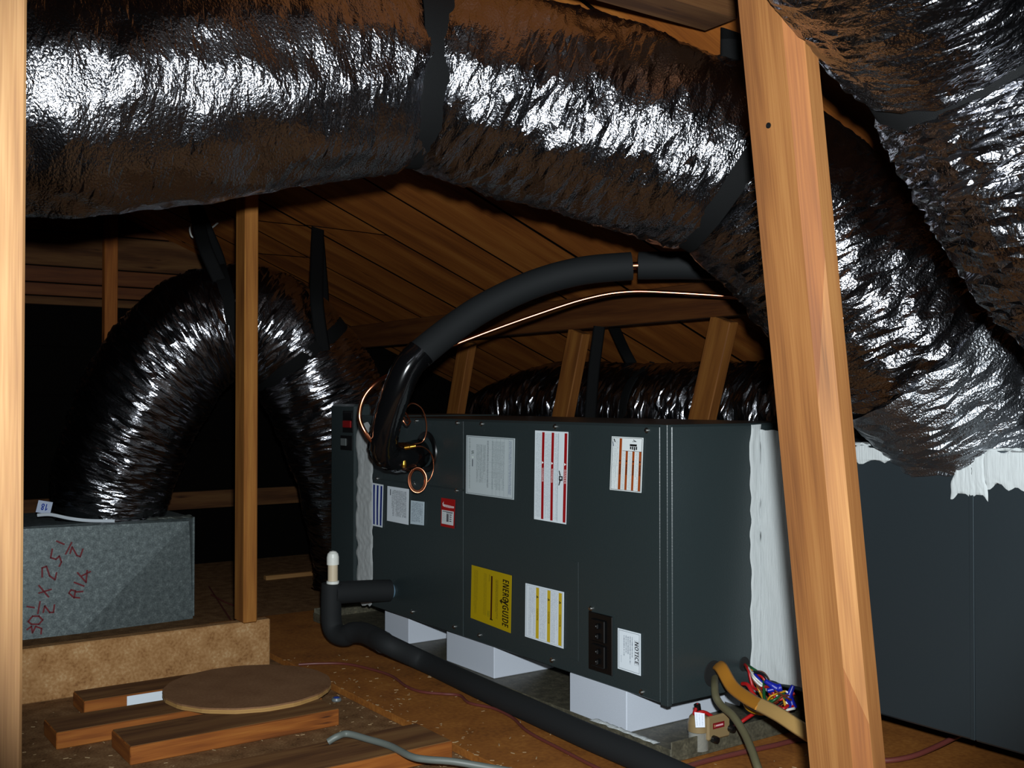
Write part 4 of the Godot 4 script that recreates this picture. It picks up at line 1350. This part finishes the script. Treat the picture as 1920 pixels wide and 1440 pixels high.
	part(t, "riser", f.mesh(), M.aged_pvc, "yellowed white pipe stub")
	f = MB.new()
	f.lathe(PackedVector2Array([Vector2(0.0155, 0.064), Vector2(0.0185, 0.064), Vector2(0.0185, 0.086), Vector2(0.016, 0.097), Vector2(0.009, 0.104), Vector2(0.0, 0.106)]), 20, Transform3D(Basis(), rb))
	part(t, "cap", f.mesh(), M.pvc, "white rounded cap")

func lumber(label, x0, x1, z0, z1, h, group := ""):
	var base := Vector3((x0 + x1) / 2.0, 0, (z0 + z1) / 2.0)
	var t := thing("lumber_offcut", label, "lumber", hn(base.x, 0, base.z), TH, group)
	part(t, "stick", box_mesh(Vector3(x0, 0.0005, z0) - base, Vector3(x1, h - 0.0015, z1) - base, 0.002), M.cut_wood)
	part(t, "dusty_top", box_mesh(Vector3(x0 + 0.002, h - 0.0018, z0 + 0.002) - base, Vector3(x1 - 0.002, h, z1 - 0.002) - base, 0.0006), M.lumber_grey, "top grey with dust")
	return t

func build_floor_things():
	var o := house_box("plywood_sheet", "stained orange-brown plywood sheet beside the drain pan", "plywood", Vector3(-1.95, 0.0, -0.72), Vector3(0.75, 0.018, 0.345), M.plywood, 0.001)
	lumber("dusty lumber offcut tucked half under the round plywood disc", -1.0, -0.87, 0.42, 1.08, 0.040)
	lumber("longest lumber offcut with a bright orange side, lying before the disc", -0.815, -0.665, 0.47, 0.972, 0.042)
	lumber("lumber offcut beneath the loose grey conduit, reaching the plywood edge", -0.46, -0.30, 0.37, 0.95, 0.040)
	lumber("grey lumber offcut with a white paper strip on its side", -1.215, -1.10, 0.55, 0.965, 0.040)
	house_box("paper_strip", "white paper strip stuck along a grey lumber offcut by the disc", "paper", Vector3(-1.0995, 0.006, 0.70), Vector3(-1.0975, 0.036, 0.86), M.paper, 0.0005)
	# plywood disc
	var c := (on_floor(305, 1295, 0.055) + on_floor(620, 1275, 0.055)) * 0.5
	var dd := thing("plywood_disc", "round disc sawn from plywood lying on lumber offcuts", "disc", Vector3(c.x, 0.0425, c.z))
	var rad := on_floor(305, 1295, 0.055).distance_to(on_floor(620, 1275, 0.055)) * 0.5
	var b := MB.new()
	var top := PackedVector2Array()
	for k in 64: top.append(Vector2(cos(TAU * k / 64) * rad, sin(TAU * k / 64) * rad) * (1.0 + 0.006 * sin(k * 1.7)))
	b.prism(top, 0.0095, 0.0135, Transform3D(Basis(Vector3.RIGHT, -PI / 2), Vector3.ZERO))
	part(dd, "top_ply", b.mesh(), M.disc_wood)
	b = MB.new()
	var mid := PackedVector2Array()
	for q in top: mid.append(q * 0.992)
	b.prism(mid, 0.0045, 0.0095, Transform3D(Basis(Vector3.RIGHT, -PI / 2), Vector3.ZERO))
	part(dd, "core_ply", b.mesh(), M.wood_edge)
	b = MB.new()
	b.prism(top, 0.0, 0.0045, Transform3D(Basis(Vector3.RIGHT, -PI / 2), Vector3.ZERO))
	part(dd, "bottom_ply", b.mesh(), M.wood_edge)
	# grey conduit
	var pts := []
	for v in [[615, 1391, 0.045], [632, 1381, 0.055], [652, 1376, 0.056], [690, 1386, 0.052], [730, 1398, 0.050], [770, 1418, 0.048], [800, 1424, 0.047], [850, 1428, 0.045], [910, 1438, 0.035], [980, 1450, 0.026]]:
		pts.append(on_floor(v[0], v[1], v[2]))
	var t := thing("grey_conduit", "loose bent grey cable lying over the lumber at the plywood edge", "cable", pts[2] - Vector3(0, 0.007, 0))
	part(t, "sheath", tube_mesh(pts, 0.0075, t.position, 12), M.grey_cable)
	# thin stick far back
	house_box("thin_stick", "thin pale stick on the dark floor behind the drain riser", "stick", Vector3(-2.80, 0.0, -0.62), Vector3(-2.77, 0.02, -0.20), M.pale_wood, 0.002)
	# blue cap
	var cp := on_floor(631, 1314, 0.001)
	t = thing("bottle_cap", "tiny blue bottle cap on the floor by the disc", "cap", cp)
	b = MB.new()
	b.lathe(PackedVector2Array([Vector2(0.0125, 0), Vector2(0.0135, 0.003), Vector2(0.012, 0.008), Vector2(0.0, 0.009)]), 18)
	part(t, "shell", b.mesh(), M.grey_plastic)
	b = MB.new()
	b.lathe(PackedVector2Array([Vector2(0.008, 0.0088), Vector2(0.008, 0.0094), Vector2(0.0, 0.0094)]), 16)
	part(t, "print", b.mesh(), M.blue_print)
	# sawdust and splinters
	var mm := MultiMesh.new()
	mm.transform_format = MultiMesh.TRANSFORM_3D
	var cb := MB.new()
	cb.box(Vector3(-0.006, 0, -0.0015), Vector3(0.006, 0.0015, 0.0015), 0.0005)
	mm.mesh = cb.mesh()
	mm.instance_count = 900
	for k in 900:
		var p := Vector3.ZERO
		if k < 380:
			p = Vector3(rng.randf_range(-1.3, 0.4), 0.0182, 0.345 - pow(rng.randf(), 2.5) * 0.4)
			if k % 3 == 0: p = Vector3(rng.randf_range(-1.2, 0.2), 0.0005, 0.35 + pow(rng.randf(), 2.0) * 0.25)
		elif k < 640:
			p = Vector3(rng.randf_range(0.1, 0.75), 0.0005, rng.randf_range(0.38, 0.7))
			if k % 2 == 0: p = Vector3(rng.randf_range(0.12, 0.74), 0.0182, rng.randf_range(-0.25, 0.3))
		else:
			p = Vector3(rng.randf_range(-1.25, 0.1), 0.0005, rng.randf_range(0.4, 1.2))
		var s := rng.randf_range(0.25, 1.0)
		mm.set_instance_transform(k, Transform3D(Basis(Vector3.UP, rng.randf() * TAU).scaled(Vector3(s, s, s * rng.randf_range(0.6, 1.6))), hn(p.x, p.y, p.z)))
	var mi := MultiMeshInstance3D.new()
	mi.name = "wood_chips"
	mi.multimesh = mm
	mi.material_override = M.chips
	add_child(mi)
	tag(mi, "scattered wood chips and sawdust on the attic floor", "debris")
	mi.set_meta("kind", "stuff")
	# maroon thermostat wire on the plywood
	pts = []
	for v in [[560, 1246], [600, 1244], [650, 1245], [700, 1256], [735, 1268], [762, 1287], [790, 1297], [830, 1301], [862, 1304], [880, 1318], [925, 1328], [960, 1345], [990, 1372], [1050, 1404], [1120, 1440], [1180, 1466]]:
		pts.append(on_floor(v[0], v[1], 0.0225))
	t = thing("maroon_wire", "thin maroon wire wandering over the plywood along the drain pipe", "wire", pts[8] - Vector3(0, 0.004, 0))
	part(t, "sheath", tube_mesh(pts, 0.0038, t.position, 10), M.maroon_wire)
	pts = []
	for v in [[1240, 1452, 0.024], [1320, 1428, 0.024], [1373, 1415, 0.024], [1450, 1398, 0.024], [1505, 1387, 0.024], [1560, 1398, 0.024], [1610, 1421, 0.024], [1660, 1426, 0.024], [1710, 1418, 0.03], [1755, 1400, 0.04], [1795, 1380, 0.05], [1830, 1362, 0.05]]:
		pts.append(on_floor(v[0], v[1], v[2]))
	t = thing("maroon_wire", "thicker maroon cable passing the pan end and running under the plenum", "wire", pts[3] - Vector3(0, 0.006, 0))
	part(t, "sheath", tube_mesh(pts, 0.0058, t.position, 12), M.maroon_wire)
	for q in [[[[392, 1100], [410, 1128], [436, 1168]], "thin dark wire on the floor running down to the slim post's foot"], [[[396, 1115], [420, 1128], [440, 1136]], "short dark wire branching on the floor behind the slim post"], [[[505, 1222], [520, 1232], [545, 1233], [560, 1231]], "short dark wire on the floor at the end of the plank on edge"]]:
		pts = []
		for v in q[0]: pts.append(on_floor(v[0], v[1], 0.004))
		t = thing("dark_wire", q[1], "wire", pts[1] - Vector3(0, 0.003, 0))
		part(t, "sheath", tube_mesh(pts, 0.003, t.position, 8), M.maroon_wire)

func build_wiring():
	# float switch clipped on the pan's rim
	var at := hn(0.045, 0.0185, -0.105)
	var s := thing("float_switch", "tan plastic float switch with a red logo clipped to the pan rim", "switch", at, TH)
	var xf := Transform3D()
	# local: x out of the pan end, y up, z towards the front
	part(s, "bracket", box_mesh(Vector3(0.002, 0.032, -0.030), Vector3(0.014, 0.085, 0.040), 0.004), M.tan_plastic)
	var b := MB.new()
	b.lathe(PackedVector2Array([Vector2(0.0, 0.086), Vector2(0.010, 0.085), Vector2(0.020, 0.075), Vector2(0.024, 0.062), Vector2(0.024, 0.045), Vector2(0.0225, 0.044)]), 24, Transform3D(Basis(), Vector3(-0.014, 0.006, 0.042)))
	part(s, "dome", b.mesh(), M.tan_plastic)
	b = MB.new()
	b.lathe(PackedVector2Array([Vector2(0.0222, 0.050), Vector2(0.0222, 0.010), Vector2(0.0, 0.010)]), 24, Transform3D(Basis(), Vector3(-0.014, 0.0, 0.042)))
	part(s, "float_cup", b.mesh(), M.clear_plastic, "clear cup")
	for k in [[0.028, 0.036], [0.042, -0.016]]:
		b = MB.new()
		b.lathe(PackedVector2Array([Vector2(0.0, 0.016), Vector2(0.007, 0.015), Vector2(0.008, 0.010), Vector2(0.008, 0.0)]), 16, Transform3D(Basis(Vector3(0, 0, 1), -PI / 2), Vector3(0.012, k[0] + 0.008, k[1] - 0.012)))
		part(s, "thumb_screw", b.mesh(), M.black_plastic, "black thumb screw")
	var p := Print.new(120, 48, Color(0.42, 0.05, 0.08))
	p.rect(8, 8, 104, 32, Color(0.48, 0.08, 0.11))
	p.rect(30, 18, 76, 13, Color(0.84, 0.66, 0.68))
	p.small(32, 20, 72, 10, Color(0.62, 0.30, 0.34), 4, 90)
	p.poly(PackedVector2Array([Vector2(12, 14), Vector2(24, 14), Vector2(28, 34), Vector2(14, 36)]), Color(0.62, 0.45, 0.30))
	var lb := MB.new()
	lb.quad(Vector3(0.0146, 0.070, 0.026), Vector3(0.0146, 0.070, -0.010), Vector3(0.0146, 0.057, -0.010), Vector3(0.0146, 0.057, 0.026), Vector3(1, 0, 0), Vector2(0, 0), Vector2(1, 0), Vector2(1, 1), Vector2(0, 1))
	part(s, "logo_plate", lb.mesh(), label_mat("label_float", p), "dark red logo plate")
	b = MB.new()
	b.lathe(PackedVector2Array([Vector2(0.0075, 0.0), Vector2(0.0075, 0.020), Vector2(0.004, 0.022)]), 14, Transform3D(Basis(Vector3(1, 0, 0), 0.2), Vector3(-0.014, 0.089, 0.042)))
	part(s, "strain_relief", b.mesh(), M.black_plastic)
	p = Print.new(70, 100, Color(0.84, 0.86, 0.90))
	for k in 3: p.small(10 + k * 20, 10, 8, 80, Color(0.25, 0.28, 0.36), 4, 80 + k)
	# red leads with a paper flag
	var w0 := at + hb * Vector3(-0.014, 0.108, 0.042)
	var wire := thing("red_wire", "red twin lead with a white paper flag, from the float switch", "wire", P(1330, 1350, 2.34))
	part(wire, "lead", tube_mesh([w0, P(1302, 1338, 2.36), P(1318, 1335, 2.36), P(1336, 1344, 2.37), P(1350, 1358, 2.38), P(1360, 1368, 2.39), P(1378, 1362, 2.42), P(1398, 1348, 2.43), P(1418, 1335, 2.44), P(1440, 1322, 2.45)], 0.0042, wire.position, 10), M.red_wire)
	var fb := MB.new()
	fb.quad(Vector3(-0.0115, 0.016, 0), Vector3(0.0105, 0.013, 0), Vector3(0.0115, -0.017, 0), Vector3(-0.009, -0.0175, 0), Vector3(0, 0, 1), Vector2(0, 0), Vector2(1, 0), Vector2(1, 1), Vector2(0, 1))
	fb.box(Vector3(-0.009, -0.016, -0.0012), Vector3(0.010, 0.012, -0.0004), 0.0002)
	var fg := part(wire, "paper_flag", fb.mesh(), label_mat("label_flag", p), "white paper flag with small print")
	fg.position = P(1312, 1349, 2.33) - wire.position
	# flat amber cable and olive cable out of the grommet
	var e0 := on_hx(1343, 1246, -0.01)
	var c0 := hn(e0.x, e0.y, e0.z)
	var t := thing("flat_cable", "broad flat amber cable bending out of the cabinet end towards the leaning post", "cable", c0)
	part(t, "sheath", ribbon([c0, P(1352, 1252, 2.40), P(1372, 1286, 2.32), P(1400, 1308, 2.24), P(1425, 1322, 2.18)], 0.030, 0.009, Vector3(0.75, 0.6, 0.3), t.position, 10), M.amber_cable)
	part(t, "dusty_sheath", ribbon([P(1424, 1321, 2.182), P(1460, 1340, 2.10), P(1500, 1366, 2.02), P(1560, 1402, 1.92), P(1640, 1450, 1.8)], 0.0295, 0.009, Vector3(0.6, 0.75, 0.3), t.position, 10), M.dirty_cable)
	t = thing("olive_cable", "olive round cable dropping from the cabinet grommet to the floor", "cable", on_floor(1425, 1445, 0.03))
	e0 = on_hx(1340, 1268, -0.01)
	part(t, "sheath", tube_mesh([hn(e0.x, e0.y, e0.z), P(1340, 1285, 2.40), P(1342, 1305, 2.37), P(1352, 1322, 2.35), P(1374, 1342, 2.31), P(1394, 1372, 2.27), P(1410, 1408, 2.22), P(1422, 1442, 2.18), P(1440, 1478, 2.16)], 0.0085, t.position, 14), M.olive_cable)
	# wire bundle
	t = thing("wire_bundle", "tangle of thin coloured wires with blue wire nuts spilling from the cabinet end", "wires", P(1440, 1300, 2.42))
	var r := RandomNumberGenerator.new()
	r.seed = 12
	var e1 := on_hx(1395, 1245, -0.01)
	var st := hn(e1.x, e1.y, e1.z)
	var cols := ["white_wire", "brown_wire", "red_wire", "white_wire", "blue_wire", "green_wire", "yellow_wire", "red_wire", "black_wire", "brown_wire", "white_wire", "red_wire", "brown_wire", "yellow_wire"]
	for k in cols.size():
		var pts := [st]
		pts.append(P(1402 + r.randf() * 10, 1252 + r.randf() * 8, 2.45))
		pts.append(P(1412 + r.randf() * 22, 1262 + r.randf() * 30, 2.43 - r.randf() * 0.03))
		pts.append(P(1425 + r.randf() * 30, 1285 + r.randf() * 40, 2.41 - r.randf() * 0.05))
		pts.append(P(1445 + r.randf() * 30, 1290 + r.randf() * 45, 2.39 - r.randf() * 0.05))
		pts.append(P(1470 + r.randf() * 20, 1295 + r.randf() * 35, 2.37 - r.randf() * 0.03))
		part(t, "lead", tube_mesh(pts, 0.0022 + 0.0008 * (k % 3), t.position, 8, 8), M[cols[k]])
	part(t, "lead", tube_mesh([P(1394, 1305, 2.42), P(1398, 1325, 2.40), P(1415, 1336, 2.38), P(1440, 1338, 2.37), P(1465, 1330, 2.36)], 0.0035, t.position, 8, 8), M.yellow_wire)
	part(t, "lead", tube_mesh([P(1392, 1282, 2.43), P(1402, 1284, 2.41), P(1412, 1300, 2.39), P(1425, 1316, 2.37), P(1440, 1318, 2.38)], 0.0045, t.position, 8, 8), M.red_wire)
	part(t, "lead", tube_mesh([P(1438, 1322, 2.36), P(1452, 1312, 2.35), P(1470, 1300, 2.36)], 0.003, t.position, 8, 8), M.green_wire)
	for q in [[1446, 1284, 0.5], [1482, 1298, -0.2], [1484, 1314, 0.1], [1452, 1292, 0.9]]:
		b = MB.new()
		b.lathe(PackedVector2Array([Vector2(0.0, 0.017), Vector2(0.005, 0.016), Vector2(0.0065, 0.0), Vector2(0.0095, -0.012), Vector2(0.0095, -0.015), Vector2(0.0, -0.015)]), 10, Transform3D(Basis(Vector3(0, 0, 1), q[2] * 2.0), P(q[0], q[1], 2.36) - t.position))
		part(t, "wire_nut", b.mesh(), M.blue_wire, "blue wire nut")
	# pale wires on the roof by the slim post
	t = thing("pale_wire", "curly pale wire hanging at the gable boards above the arched duct", "wire", P(420, 425, 4.6))
	part(t, "lead", tube_mesh([P(358, 418, 4.6), P(356, 432, 4.6), P(362, 445, 4.6), P(380, 440, 4.65), P(400, 425, 4.6), P(412, 416, 4.6), P(424, 418, 4.6), P(432, 414, 4.6), P(430, 410, 4.6), P(422, 412, 4.6), P(428, 422, 4.6), P(440, 424, 4.6)], 0.004, t.position, 8, 8), M.white_wire)
